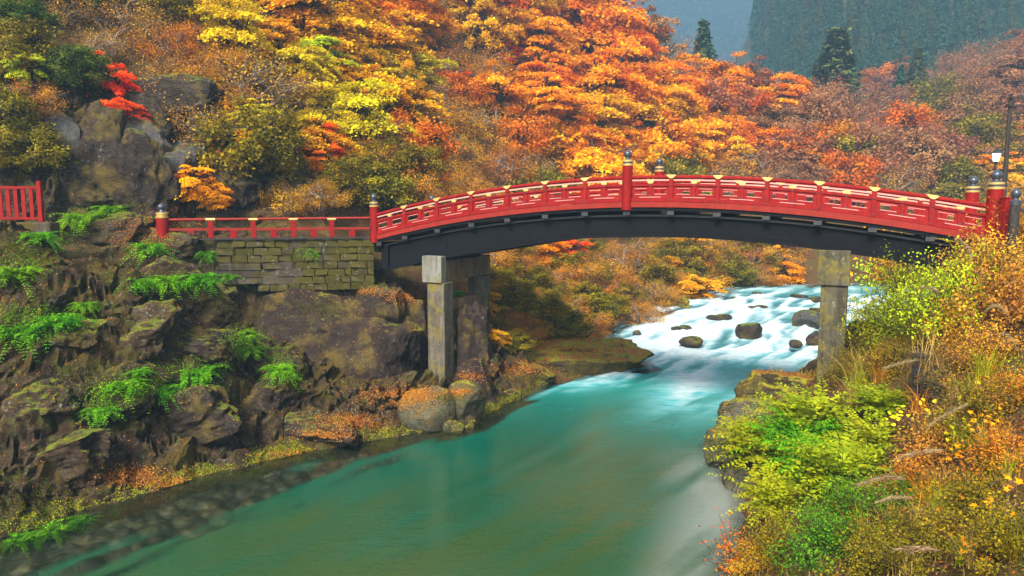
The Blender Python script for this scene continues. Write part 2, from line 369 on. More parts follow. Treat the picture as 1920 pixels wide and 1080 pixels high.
_a8 = [0, .7, 1.3, 1.9, 2.5, 3.4, 4, 4.8, 6, 7.5, 9.8, 12, 14.2, 17.5, 23, 38, 88]
_a9 = [0, .6, 1, 1.6, 2.4, 3.2, 3.7, 4.3, 5.2, 6.3, 8, 9.7, 11.5, 14, 18, 30, 70]
PL = np.array([_a1] * 4 + [_a2, _a3, _a4, _a5, _a6, _a7] + [_a8] * 7 + [_a9] * 5, float)
_r1 = [0, .9, 1.6, 2.4, 3.8, 5.2, 5.9, 6.8, 7.9, 8.6, 8.8, 9, 9, 9.3, 10, 12, 20]
_r2 = [0, .5, .8, 1.2, 1.7, 2.4, 2.8, 3.2, 4, 5, 6.3, 7.5, 8, 8.5, 9, 11, 20]
PR = np.array([_r1] * 7 + [_r1] + [_r2] * 7, float)
def poly_dist(line, x, y):
    best = np.full(x.shape, 1e9); st = np.zeros(x.shape)
    for i in range(len(line) - 1):
        a, b = line[i], line[i + 1]; d = b - a; L2 = d @ d
        t = np.clip(((x - a[0]) * d[0] + (y - a[1]) * d[1]) / L2, 0, 1)
        q = np.hypot(x - a[0] - t * d[0], y - a[1] - t * d[1]); m = q < best
        best = np.where(m, q, best); st = np.where(m, i + t, st)
    return best, st
def inside(poly, x, y):
    r = np.zeros(x.shape, bool); n = len(poly)
    for i in range(n):
        (x1, y1), (x2, y2) = poly[i], poly[(i + 1) % n]
        c = ((y1 > y) != (y2 > y)) & (x < (x2 - x1) * (y - y1) / ((y2 - y1) or 1e-9) + x1); r ^= c
    return r
POLL = np.vstack([WL, [(200, 400), (-300, 400), (-300, -25)]]); POLR = np.vstack([WR, [(300, 74), (300, -25)]])
def prof(T, st, d):
    i = np.clip(st.astype(int), 0, len(T) - 2); f = st - i; f = f * f * (3 - 2 * f)
    j = np.clip(np.searchsorted(DD, d, 'right') - 1, 0, len(DD) - 2); g = np.clip((d - DD[j]) / (DD[j + 1] - DD[j]), 0, 1.5)
    return (T[i, j] * (1 - g) + T[i, j + 1] * g) * (1 - f) + (T[i + 1, j] * (1 - g) + T[i + 1, j + 1] * g) * f
def sstep(a, b, x): t = np.clip((x - a) / (b - a), 0, 1); return t * t * (3 - 2 * t)
def shore(x, y):
    dl, sl = poly_dist(WL, x, y); dr, sr = poly_dist(WR, x, y)
    return np.where(inside(POLL, x, y), dl, -dl), sl, np.where(inside(POLR, x, y), dr, -dr), sr
xs = np.concatenate([np.arange(-140, -34, 2.5), np.arange(-34, -24, 0.25), np.arange(-24, 0, 0.13), np.arange(0, 12, 0.22), np.arange(12, 46, 0.4), np.arange(46, 200, 1.6)])
ys = np.concatenate([np.arange(-25, 8, 1.2), np.arange(8, 18, .3), np.arange(18, 42, 0.13), np.arange(42, 48, 0.3), np.arange(48, 92, 0.5), np.arange(92, 215, 1.6)])
GX, GY = np.meshgrid(xs, ys)
dL, sL, dR, sR = shore(GX, GY)
zl = np.where(dL > 0, prof(PL, sL, np.maximum(dL, 0)), np.maximum(-0.12 - 0.26 * -dL, -1.6))
capx = np.interp(GX, [-40, 0, 14, 22, 32, 50, 66, 85, 105, 140], [120, 90, 58, 42, 33, 27, 23, 27, 40, 52])
k = 4.0; zl = np.where(GY > 55, -k * np.log(np.exp(-zl / k) + np.exp(-capx / k)), zl)
zr = np.where(dR > 0, prof(PR, sR, np.maximum(dR, 0)), np.maximum(-0.12 - 0.35 * -dR, -1.6))
Z = np.maximum(zl, zr)
def blur(a, n=1):
    for _ in range(n):
        p = np.pad(a, 1, 'edge'); a = (p[:-2, 1:-1] + p[2:, 1:-1] + p[1:-1, :-2] + p[1:-1, 2:] + 2 * p[1:-1, 1:-1]) / 6
    return a
Z = blur(Z, 2)
P3 = np.stack([GX, GY, Z], -1)
rocky = ((GX < 1) & (GY < 41) & (dL > -2)).astype(float); rocky = blur(rocky, 10)
land = sstep(-0.5, 1.5, np.maximum(dL, dR))
flat = sstep(0.4, 1.4, np.abs(Z - 8.25)) * 0.75 + 0.25          # keep the walkway level fairly even
n_l = ridge(P3 * np.array([.28, .28, .5]), 3, 5); n_s = fbm(P3 * 1.1, 9, 4)
gz = np.hypot(np.gradient(Z, axis=1) / np.gradient(xs)[None, :], np.gradient(Z, axis=0) / np.gradient(ys)[:, None]); calm = blur(1 / (1 + (gz / 1.7) ** 2), 3)     # keep near vertical steps plain: they are faced with rocks
dz = rocky * flat * (.25 + .75 * calm) * (1.25 * n_l + 0.6 * n_s) + (1 - rocky) * (0.5 * n_s + 0.7 * fbm(P3 * 0.16, 5, 3))
Z2 = Z + land * dz + (1 - land) * 0.22 * fbm(P3 * 1.7, 21, 3)
sx = rocky * land * (0.8 * fbm(P3 * np.array([.7, .7, 1.2]), 31, 4)); sy = rocky * land * (0.8 * fbm(P3 * np.array([.7, .7, 1.2]), 41, 4))
_c, _s = math.cos(R(28)), math.sin(R(28)); PS = np.stack([GX * _c + Z * _s, GY, -GX * _s + Z * _c], -1)          # tilted beds
PS = PS + 0.35 * np.stack([fbm(P3 * .6, 51, 3), fbm(P3 * .6, 52, 3), fbm(P3 * .6, 53, 3)], -1)
w1, w2, wc = worley(PS * np.array([.55, .6, .95]), 5); v1, v2, vc = worley(PS * np.array([1.5, 1.6, 2.5]), 15)
blk = (wc - .5) * 1.25 - .55 * sstep(.16, 0, w2 - w1) + (vc - .5) * .38 - .22 * sstep(.14, 0, v2 - v1)
u1, u2, uc = worley(PS * np.array([3.4, 3.6, 5.0]), 25); blk = blk + (uc - .5) * .16
blk = rocky * land * flat * blk * calm; sx = sx * calm; sy = sy * calm
sx = sx + .35 * blk; sy = sy - .62 * blk; Z2 = Z2 + .5 * blk
XX, YY = GX + sx, GY + sy
_fm = np.exp(-(((XX + 21.6) / 2.6) ** 2 + ((YY - 28.7) / 2.0) ** 2) ** 2); Z2 = Z2 * (1 - _fm) + np.minimum(Z2, 8.6) * _fm
_rm = np.exp(-(((XX + 12.0) / 2.0) ** 2 + ((YY - 36.4) / 1.5) ** 2) ** 2); Z2 = Z2 * (1 - _rm) + np.minimum(Z2, 3.6) * _rm          # dark hollow under the wall
_pm = np.exp(-(((XX + 3.7) / 2.6) ** 2 + ((YY - 36.4) / 1.9) ** 2) ** 2); Z2 = Z2 * (1 - _pm) + np.minimum(Z2, 0.5) * _pm
Z2 = np.where((np.maximum(dL, dR) < 0), np.minimum(Z2, -0.06), Z2)
nyy, nxx = GX.shape; idx = np.arange(nyy * nxx).reshape(nyy, nxx)
Q = np.stack([idx[:-1, :-1], idx[:-1, 1:], idx[1:, 1:], idx[1:, :-1]], -1).reshape(-1, 4)
TV = np.stack([XX, YY, Z2], -1).reshape(-1, 3)
qd = np.stack([dL.ravel()[Q].mean(1), dR.ravel()[Q].mean(1)], 1)
cls = np.where(qd.max(1) < -0.7, 2, np.where(qd[:, 0] > qd[:, 1], 0, 1))
def terrain(name, sel, mat):
    q = Q[sel]; u, inv = np.unique(q, return_inverse=True)
    o = link(name, mkmesh(name, TV[u], inv.reshape(-1, 4), smooth=True, attrs={'rocky': rocky.ravel()[u]}), mat)
    o.data.polygons.foreach_set('use_smooth', rocky.ravel()[q].mean(1) < .6); return tag(o, kind='structure')
def groundmat(name, rockmix, soil, litter, mossc, grass):
    t = NT(name); v = pos_vec(t); g = t.geo(); nz = t.n('SeparateXYZ', Vector=g.outputs['Normal']).outputs[2]
    n1 = t.noise(v, 0.5, 6, 0.65); n2 = t.noise(v, 3.0, 7, 0.7); n3 = t.noise(v, 12, 5, 0.7)
    s = t.mix(t.ramp(n2, [(0.35, 0.0), (0.65, 1.0)]), soil, tuple(x * 2.2 for x in soil))
    s = t.mix(t.ramp(n3, [(0.45, 0.0), (0.6, 0.85)]), s, litter)
    s = t.mix(t.ramp(n1, [(0.45, 0.0), (0.6, grass)]), s, mossc)
    r = t.ramp(t.math('ADD', t.math('MULTIPLY', n2, 0.6), t.math('MULTIPLY', n3, 0.4)), [(0.3, (0.011, 0.007, 0.005)), (0.5, (0.042, 0.028, 0.017)), (0.7, (0.115, 0.085, 0.058))])
    r = t.mix(t.ramp(t.noise(v, 0.55, 6, 0.75), [(0.48, 0.0), (0.60, 0.65)]), r, (0.10, 0.07, 0.012))
    r = t.mix(t.ramp(t.noise(v, 1.7, 6, 0.75), [(0.52, 0.0), (0.62, 0.7)]), r, (0.06, 0.075, 0.010))
    lf = t.math('MULTIPLY', t.ramp(t.noise(v, 5.5, 3, 0.6), [(0.6, 0.0), (0.66, 0.8)]), t.ramp(t.noise(v, 0.7, 2), [(0.45, 0.0), (0.6, 0.9)]))
    r = t.mix(lf, r, (0.15, 0.17, 0.15))
    steep = t.ramp(t.math('ADD', nz, t.math('MULTIPLY', n2, 0.5)), [(0.7, 1.0), (1.05, 0.0)])
    steep2 = t.ramp(t.math('ADD', nz, t.math('MULTIPLY', n2, 0.7)), [(1.02, 1.0), (1.30, 0.0)])
    steep = t.mix(t.attr('rocky').outputs['Fac'], steep, steep2)
    rk = t.math('MULTIPLY', steep, t.math('ADD', t.math('MULTIPLY', t.attr('rocky').outputs['Fac'], 1.0 - rockmix), rockmix), True)
    c = t.mix(rk, s, r)
    p = t.n('BsdfPrincipled', Base_Color=c, Roughness=0.85); p.inputs['Specular IOR Level'].default_value = 0.08
    t.set(p.inputs['Normal'], t.bump(t.math('ADD', n2, t.math('MULTIPLY', n3, 0.5)), 0.9, 0.2)); return t.done(p)
hill = terrain('hillside', cls == 0, groundmat('hillside_ground', 0.35, (0.035, 0.022, 0.012), (0.20, 0.085, 0.025), (0.07, 0.075, 0.012), 0.55))
bank = terrain('riverbank', cls == 1, groundmat('riverbank_ground', 0.3, (0.035, 0.022, 0.012), (0.17, 0.085, 0.03), (0.07, 0.08, 0.014), 0.7))
def bedmat():
    t = NT('riverbed_stones'); v = pos_vec(t); vo = t.n('TexVoronoi', Vector=v, Scale=1.7); vo2 = t.n('TexVoronoi', Vector=v, Scale=5.0)
    h = t.n('SeparateXYZ', Vector=vo.outputs['Color']).outputs[0]; h2 = t.n('SeparateXYZ', Vector=vo2.outputs['Color']).outputs[1]
    c = t.ramp(t.math('ADD', t.math('MULTIPLY', h, 0.6), t.math('MULTIPLY', h2, 0.4)), [(0.1, (0.018, 0.013, 0.008)), (0.5, (0.055, 0.04, 0.022)), (0.95, (0.16, 0.125, 0.075))])
    c = t.mix(t.ramp(vo.outputs['Distance'], [(0.25, 0.0), (0.6, 0.8)]), c, (0.012, 0.01, 0.006))
    p = t.n('BsdfPrincipled', Base_Color=c, Roughness=0.6); t.set(p.inputs['Normal'], t.bump(t.math('MULTIPLY', vo.outputs['Distance'], -1), 0.8, 0.2)); return t.done(p)
bed = terrain('riverbed', cls == 2, bedmat())
BVT = BVHTree.FromPolygons([tuple(p) for p in TV.tolist()], Q.tolist())
def hitT(u, v):
    d = Vector(ray(u, v)).normalized(); h = BVT.ray_cast(Vector(_C), d); return None if h[0] is None else np.array(h[0])
def ground(x, y):
    h = BVT.ray_cast(Vector((x, y, 300)), Vector((0, 0, -1))); return 0.0 if h[0] is None else h[0].z
# far hills
def sheet(name, x0, x1, y0, y1, st, fn, mat):
    X, Y = np.meshgrid(np.arange(x0, x1 + st, st), np.arange(y0, y1 + st, st)); Zz = fn(X, Y); a, b = X.shape
    i = np.arange(a * b).reshape(a, b); q = np.stack([i[:-1, :-1], i[:-1, 1:], i[1:, 1:], i[1:, :-1]], -1).reshape(-1, 4)
    V = np.stack([X, Y, Zz], -1).reshape(-1, 3)
    o = link(name, mkmesh(name, V, q, smooth=True), mat); tag(o, kind='structure'); return o, BVHTree.FromPolygons([tuple(p) for p in V.tolist()], q.tolist())
def forestfloor(name, a, b):
    t = NT(name); n = t.noise(pos_vec(t), 0.09, 6, 0.7); p = t.n('BsdfPrincipled', Base_Color=t.ramp(n, [(0.35, a), (0.65, b)]), Roughness=0.9); return t.done(p)
def f_con(x, y):
    crest = np.interp(x, [80, 100, 112, 135, 170, 300, 420], [2, 14, 50, 108, 150, 210, 240])
    return np.minimum(crest, 8 + (y - 205) * 0.95) + 6 * fbm(np.stack([x, y, 0 * x], -1) * 0.03, 61, 3)
def f_mtn(x, y): return (y - 900) * 1.02 + 45 * fbm(np.stack([x, y, 0 * x], -1) * 0.006, 71, 4) - 2
chill, BVC = sheet('cedar_hill', 80, 420, 190, 420, 6, f_con, forestfloor('cedar_floor', (0.02, 0.03, 0.015), (0.05, 0.05, 0.02)))
mtn, BVM = sheet('distant_mountain', 90, 1000, 890, 1480, 20, f_mtn, forestfloor('mountain_forest', (0.02, 0.04, 0.02), (0.13, 0.07, 0.035)))
# ------------------------------------------------------------------ river
wx = np.concatenate([np.arange(-70, -16, 2.0), np.arange(-16, 34, 0.2), np.arange(34, 120, 0.8)])
wy = np.concatenate([np.arange(-25, 14, 1.0), np.arange(14, 84, 0.2), np.arange(84, 100, 0.8)])
X, Y = np.meshgrid(wx, wy)
adL, asL, adR, asR = shore(X, Y)
fl = np.interp(Y, [0, 20, 35, 45, 55, 66, 80], [0, 1, 2, 3, 4, 5, 6])
ang = np.interp(Y, [10, 30, 42, 55, 68, 78], [R(66), R(60), R(48), R(52), R(58), R(25)])      # local flow direction
W2 = np.stack([X, Y, 0 * X], -1)
wxx = X + 1.2 * fbm(W2 * 0.12, 81, 3); wyy = Y + 1.2 * fbm(W2 * 0.12, 82, 3)
a0 = R(54); al = wxx * math.cos(a0) + wyy * math.sin(a0); cr = -wxx * math.sin(a0) + wyy * math.cos(a0)
st1 = ridge(np.stack([al * 0.16, cr * 0.75, 0 * X], -1), 83, 4); st2 = fbm(np.stack([al * 0.42, cr * 1.7, 0 * X + 3], -1), 84, 4); st3 = fbm(np.stack([al * 0.07, cr * 0.35, 0 * X + 7], -1), 85, 3)
cy = Y + 2.2 * st3 * 2 - 0.33 * (X - 9)
rap = sstep(37.5, 46, cy) * (1 - 0.55 * sstep(70, 80, Y))
foam = np.clip(rap * sstep(-0.35, 0.42, st1 * 0.75 + st2 * 0.75 + 0.22 * sstep(40, 50, Y) * (1 - sstep(58, 74, Y)) - 0.16), 0, 1)
tail = np.exp(-((X - (9.3 + (Y - 38) * 0.32)) / 1.7) ** 2) * sstep(31, 39, Y) * (1 - sstep(44, 50, Y)) * sstep(-0.3, 0.4, st1 + st2 * 0.6)
pale = sstep(29, 40, Y + 1.5 * st3) * sstep(7, 12.5, X - 0.12 * (Y - 32)) * (0.55 + 0.5 * st1)
foam = np.clip(np.maximum(foam, 0.75 * tail) + 0.5 * np.clip(pale, 0, 1) * (1 - rap), 0, 1)
sky_sheen = sstep(3.2, 0.2, -adR) * sstep(30, 25, Y) * sstep(9, 16, Y) * np.clip(.75 + 1.1 * st1 + .5 * st2, 0, 1); sky_sheen = np.clip(sky_sheen, 0, 1)  # pale sky reflection by the right bank, painted into the water tint
turq = np.clip(sstep(25, 43, Y + 3 * st3 + 0.45 * (X - 6)) + 0.12 * st1, 0, 1)
deep = np.array((0.0015, 0.056, 0.034)); tq = np.array((0.003, 0.17, 0.155)); sand = np.array((0.028, 0.054, 0.015)); white = np.array((0.34, 0.44, 0.48))
sandm = (sstep(31, 19, Y + 3 * st3) * sstep(1.5, 6, -adL) * (0.75 + 0.5 * st2))[..., None]
tint = deep + (tq - deep) * turq[..., None]; tint = tint + (sand - tint) * np.clip(sandm, 0, 0.85)
midc = np.array((0.018, 0.27, 0.31)); fo = foam[..., None]
rq = (rap * sstep(42, 52, Y))[..., None]; tint = tint + (np.array((0.030, 0.105, 0.135)) - tint) * .75 * rq; midc = midc + (np.array((0.10, 0.23, 0.28)) - midc) * .8 * rq
tint = np.where(fo < 0.5, tint + (midc - tint) * fo * 2, midc + (white - midc) * (fo * 2 - 1))
tint = tint + (np.array((0.27, 0.275, 0.275)) - tint) * (0.6 * sky_sheen)[..., None]
edge = np.minimum(-adL, -adR)
wid = np.interp(Y, [14, 20, 26, 31, 36, 60], [7.5, 6.0, 4.2, 1.5, 0.9, 0.6])
clear = (1 - sstep(0.62, 0.98, -adL / wid + 0.55 * st2 + 0.25 * st1)) * (1 - foam)
clear = np.clip(np.maximum(clear, 0.6 * (1 - sstep(0, 0.7, -adR)) * (1 - foam)), 0, 0.95)
wz = 1.25 * sstep(43, 76, Y) + rap * (0.26 * st1 + 0.20 * st2) + 0.012 * st2
V = np.stack([X, Y, wz], -1).reshape(-1, 3); b_, a_ = X.shape; i = np.arange(b_ * a_).reshape(b_, a_)
q = np.stack([i[:-1, :-1], i[:-1, 1:], i[1:, 1:], i[1:, :-1]], -1).reshape(-1, 4)
q = q[(edge.ravel()[q].max(1) > -2.2)]
u, inv = np.unique(q, return_inverse=True)
t = NT('river_water'); tintn = t.attr('tint').outputs['Color']; foamn = t.attr('foam').outputs['Fac']; cl = t.attr('clear').outputs['Fac']
v = pos_vec(t); mp = t.n('Mapping', Vector=v, Rotation=(0, 0, -a0), Scale=(0.5, 1.9, 1)).outputs[0]
wn1 = t.noise(mp, 0.9, 4, 0.55, 0.8); wn2 = t.noise(mp, 4.0, 4, 0.6)
grain = t.noise(v, 7.0, 5, 0.7)
cc = t.mix(t.ramp(grain, [(0.35, 0.28), (0.65, 0.0)]), tintn, t.mix(1.0, tintn, (0.45, 0.5, 0.4), 'MULTIPLY'))
fine = t.ramp(t.math('ADD', t.math('MULTIPLY', wn1, 0.5), t.math('MULTIPLY', wn2, 0.5)), [(0.40, 0.0), (0.62, 1.0)])
cc = t.mix(t.math('MULTIPLY', fine, t.math('MULTIPLY', foamn, 0.75)), cc, (0.52, 0.60, 0.64))
p = t.n('BsdfPrincipled', Base_Color=cc, IOR=1.33)
t.set(p.inputs['Roughness'], t.math('ADD', t.math('MULTIPLY', t.attr('rough').outputs['Fac'], 0.45), 0.12))
hb = t.math('ADD', t.math('MULTIPLY', wn1, 0.6), t.math('MULTIPLY', wn2, 0.25))
nb = t.bump(hb, 0.10, 0.25); t.set(p.inputs['Normal'], nb)
tr = t.n('BsdfTransparent', Color=(0.72, 0.80, 0.70)); gl = t.n('BsdfGlossy', Color=(1, 1, 1), Roughness=0.1); t.set(gl.inputs['Normal'], nb)
fr = t.n('Fresnel', IOR=1.33); t.set(fr.inputs['Normal'], nb)
m1 = t.n('MixShader'); t.set(m1.inputs[0], fr); t.set(m1.inputs[1], tr.outputs[0]); t.set(m1.inputs[2], gl.outputs[0])
m2 = t.n('MixShader'); t.set(m2.inputs[0], cl); t.set(m2.inputs[1], p.outputs[0]); t.set(m2.inputs[2], m1.outputs[0])
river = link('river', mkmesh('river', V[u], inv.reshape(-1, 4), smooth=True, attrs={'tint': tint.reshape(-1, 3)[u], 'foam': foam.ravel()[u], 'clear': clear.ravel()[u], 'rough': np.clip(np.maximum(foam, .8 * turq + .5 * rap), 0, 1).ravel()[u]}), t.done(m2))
tag(river, kind='structure')
# haze: one closed box of thin even air round everything
hb_ = MB().box((-145, -27, -2.8), (1015, 1495, 640)); hz = hb_.obj('haze', None); tag(hz, 'thin pale blue mist filling the whole valley', None, None, 'stuff')
t = NT('valley_haze'); pv = t.n('VolumePrincipled', Color=(0.36, 0.68, 1.0), Density=HAZE); pv.inputs['Anisotropy'].default_value = 0.2
t.t.links.new(pv.outputs[0], t.out.inputs['Volume']); hz.data.materials.append(t.m)
#@@OBJECTS
# ------------------------------------------------------------------ arched bridge (local x along, y away from the camera, z up from the deck edge)
A0 = np.array([-7.47, 38.7]); B0 = np.array([17.8, 26.7]); LEN = 28.0; BZ = 8.254
UX = (B0 - A0) / np.linalg.norm(B0 - A0); UN = np.array([-UX[1], UX[0]])
BA = math.atan2(UX[1], UX[0]); BW = 6.0
def bw(s, n, z): return np.array([*(A0 + UX * s + UN * n), z])
def arch(s): return 0.2383 * s - 0.00796 * s * s
bridge = thing('arched_bridge', 'vermilion red arched wooden bridge with black girders spanning the river', 'bridge', (A0[0], A0[1], BZ), BA)
def sweep(mb, s0, s1, n0, n1, h0, h1, seg=0.5, cham=0.0):
    """a beam that follows the arch; h0/h1 are heights above the deck edge, numbers or functions of s"""
    k = max(1, int(round((s1 - s0) / seg))); V = []; F = []
    g0 = h0 if callable(h0) else (lambda s: h0); g1 = h1 if callable(h1) else (lambda s: h1)
    for i in range(k + 1):
        s = s0 + (s1 - s0) * i / k; a = arch(s); b, tp = a + g0(s), a + g1(s); c = cham
        ring = [(s, n0, b), (s, n1, b), (s, n1, tp), (s, n0, tp)] if not c else [(s, n0 + c, b), (s, n1 - c, b), (s, n1, b + c), (s, n1, tp - c), (s, n1 - c, tp), (s, n0 + c, tp), (s, n0, tp - c), (s, n0, b + c)]
        V += ring
    m = len(ring)
    for i in range(k):
        for j in range(m): F.append((i * m + j, i * m + (j + 1) % m, (i + 1) * m + (j + 1) % m, (i + 1) * m + j)[::-1])
    F.append(tuple(range(m))); F.append(tuple(reversed(range(k * m, k * m + m))))
    return mb.add(V, F)
def part(name, mb, mat, parent=bridge, smooth=False): return mb.obj(name, M[mat], parent, smooth=smooth)
part('deck', sweep(MB(), -0.5, 28.4, 0.16, BW - 0.16, 0.02, 0.2), 'red_dark')
side = []      # parts of the near railing, copied to the far side
def sp(name, mb, mat, smooth=False): o = part(name, mb, mat, smooth=smooth); side.append(o); return o
sp('fascia_board', sweep(MB(), -0.75, 28.2, -0.03, 0.14, 0.0, 0.225), 'red_old')
sp('ground_rail', sweep(MB(), 0.24, 27.75, 0.0, 0.18, 0.24, 0.42, cham=0.015), 'red')
sp('middle_rail', sweep(MB(), 0.2, 27.8, 0.0, 0.15, 0.93, 1.04, cham=0.012), 'red')
sp('lit_gap_strip', sweep(MB(), 0.22, 27.78, 0.035, 0.11, 1.165, 1.225), 'pale_red')  # added strip: the light showing below the top rail, painted as pale pink
sp('top_rail', sweep(MB(), 0.18, 27.82, -0.02, 0.16, 1.25, 1.405, cham=0.045), 'red', True)
posts_s = [2.0 * i for i in range(1, 14) if i != 7]
for s in posts_s:
    sp('baluster', MB().box((s - .095, -.012, arch(s) + .225), (s + .095, .17, arch(s) + 1.27), .01), 'red')
    g = MB(); a = arch(s); d = (arch(s + .1) - arch(s - .1)) / .2
    g.add([(s + x, y, a + d * x + z) for (x, z) in ((-.23, 1.39), (.23, 1.39), (.17, 1.428), (-.17, 1.428)) for y in (-.028, .168)],
          [(0, 1, 3, 2), (2, 3, 5, 4), (4, 5, 7, 6), (6, 7, 1, 0), (0, 2, 4, 6), (1, 7, 5, 3)])
    g.add([(s + x, -.029, a + d * x + z) for (x, z) in ((-.21, 1.392), (.21, 1.392), (.06, 1.27), (-.06, 1.27))], [(0, 3, 2, 1)])
    sp('gilt_fitting', g, 'gold')
    k = MB(); k.lathe([(.0, 0), (.035, 0), (.035, .02), (.012, .035)], 8)
    for hn in (.98, .33): sp('nail_cover', MB().add([(s + x, -.012 - z, arch(s) + hn + y) for (x, y, z) in k.v], k.f4 + k.fn), 'bronze')
for i in range(14):
    sa, sb = 2 * i + (.25 if i in (0, 7) else .1), 2 * i + 2 - (.25 if i in (6, 13) else .1); sm = (sa + sb) / 2
    sp('strut', MB().box((sm - .07, .005, arch(sm) + .42), (sm + .07, .145, arch(sm) + .935), .008), 'red')
    g = MB(); a = arch(sm); g.add([(sm + x, y, a + z) for (x, z) in ((-.10, 1.05), (.10, 1.05), (.16, 1.16), (-.16, 1.16)) for y in (-.004, .15)],
          [(0, 1, 3, 2), (2, 3, 5, 4), (4, 5, 7, 6), (6, 7, 1, 0), (0, 2, 4, 6), (1, 7, 5, 3)]); sp('gilt_block', g, 'gold')
    sp('rail_strip', sweep(MB(), sm - .48, sm + .48, -.012, .03, .43, .458), 'pale_red')
    sp('nail_cover', MB().box((sm - .035, -.03, a + .955), (sm + .035, -.001, a + 1.015)), 'bronze'); sp('nail_cover', MB().box((sm - .035, -.02, a + .47), (sm + .035, .003, a + .53)), 'bronze')
    for (pa, pb) in ((sa, sm - .07), (sm + .07, sb)):
        m = MB(); wd = pb - pa; e = wd * .15
        sweep(m, pa, pb, .05, .10, .425, .565); sweep(m, pa, pb, .05, .10, .835, .932)
        sweep(m, pa, pa + e, .05, .10, .566, .834); sweep(m, pb - e, pb, .05, .10, .566, .834); sp('openwork_panel', m, 'red')
        m = MB(); sweep(m, pa + e, pb - e, .035, .115, .566, .59); sweep(m, pa + e, pb - e, .04, .11, .815, .834); sp('panel_edge', m, 'pale_red')  # frame edges of the openings; their pink includes painted light on the sill
for o in list(side):      # far railing
    c = o.copy(); COL.objects.link(c); c.location = (0, BW - 0.14, 0)
def newel(s, n, sc, ht, label=None):
    a = arch(s); r = .235 * sc
    o = MB().lathe([(r * 1.0, -.12), (r, ht)], 20, (s, n, a)).obj('newel_post', M['red'], bridge, smooth=True)
    c = MB().lathe([(r * 1.06, 0), (r * 1.08, .085), (r * .93, .09), (r * .93, .17), (r * 1.02, .175), (r * 1.02, .245), (r * .8, .26)], 20, (s, n, a + ht)); c.obj('collar', M['gold'], o, smooth=True)
    b = MB().lathe([(r * .95, .092), (r * .95, .168)], 20, (s, n, a + ht)); b.obj('band', M['bronze'], o)
    f = MB().lathe([(r * .78, .255), (r * .5, .30), (r * .45, .36), (r * .62, .41), (r * .76, .48), (r * .74, .56), (r * .52, .64), (r * .2, .70), (r * .03, .745)], 16, (s, n, a + ht)); f.obj('finial', M['bronze'], o, smooth=True)
    return o
for n in (.07, BW - .07):
    newel(0.05, n, 1.0, 1.80); newel(14.0, n, 1.0, 1.86); newel(28.0, n, 1.16, 2.0)
# black under-structure
off = lambda s: float(np.interp(s, [-1, 1, 6.6, 11.6, 17, 29], [-1.74, -1.74, -1.70, -1.40, -1.32, -1.36]))
part('deck_edge_beam', sweep(MB(), -0.8, 28.2, .03, .22, -.16, -.004), 'lacquer')
part('deck_edge_beam', sweep(MB(), -0.8, 28.2, BW - .22, BW - .03, -.16, -.004), 'lacquer')
for n0 in (.42, 2.82, BW - .76):
    part('girder', sweep(MB(), .75, 28.0, n0, n0 + .34, lambda s: off(s) + .16, -.42), 'lacquer')
    part('girder_flange', sweep(MB(), .75, 28.0, n0 - .07, n0 + .41, lambda s: off(s), lambda s: off(s) + .155), 'lacquer')
    part('girder_flange', sweep(MB(), .2, 28.2, n0 - .12, n0 + .46, -.415, -.33), 'lacquer_grey')
for k in range(0, 15):
    s = 2.0 * k if k else .35
    if k == 14: s = 27.9
    part('joist', MB().box((s - .15, .06, arch(s) - .325), (s + .15, BW - .06, arch(s) - .165), .01), 'lacquer')
    part('joist_cap', MB().box((s - .16, .0, arch(s) - .34), (s + .16, .055, arch(s) - .165), .008), 'lacquer_grey')
for s_ in (4.2, 9.3, 14.0, 18.7, 23.6):
    for n0 in (.42, BW - .76): part('splice_plate', MB().box((s_ - .16, n0 - .014, arch(s_) + off(s_) + .17), (s_ + .16, n0 + .354, arch(s_) - .47), .004), 'lacquer')
part('end_beam', MB().box((.3, .3, arch(.6) - 1.65), (.72, BW - .3, arch(.6) - .42)), 'lacquer')
part('corbel', sweep(MB(), -0.8, 3.2, .5, BW - .5, lambda s: -.42 - .28 * max(0, s + .8), -.345), 'lacquer')
# stone piers
def pier(s, ztop, zcap, zbot, wcap, wcol, dn, mc, mm):
    L = lambda z: z - BZ
    root = MB().box((s - wcap / 2, -.12, L(zcap)), (s + wcap / 2, .40, L(ztop)), .02).obj('pier', M[mm], bridge)
    MB().box((s + dn - wcol / 2, -.02, L(zbot)), (s + dn + wcol / 2, .96, L(zcap) - .003), .035).obj('column', M[mc], root)
    MB().box((s + dn - wcol / 2, 4.3, L(zbot)), (s + dn + wcol / 2, 5.2, L(zcap) - .003), .035).obj('column', M[mc], root)
    MB().box((s - wcap / 2 + .06, .403, L(zcap) + .02), (s + wcap / 2 - .04, 5.5, L(ztop) - .24), .03).obj('crossbeam', M['pier_beam' if s < 10 else mc], root)
    MB().box((s + dn - .28, .965, L(zcap) - 1.55), (s + dn + .28, 4.295, L(zcap) - 1.05), .03).obj('tie_beam', M['pier_beam' if s < 10 else mc], root)
pier(3.72, 7.53, 6.15, -0.6, 1.15, 1.02, .16, 'pier', 'pier_cap')
pier(22.68, 8.29, 6.88, 1.2, 1.2, 1.0, .05, 'pier_moss', 'pier_moss')
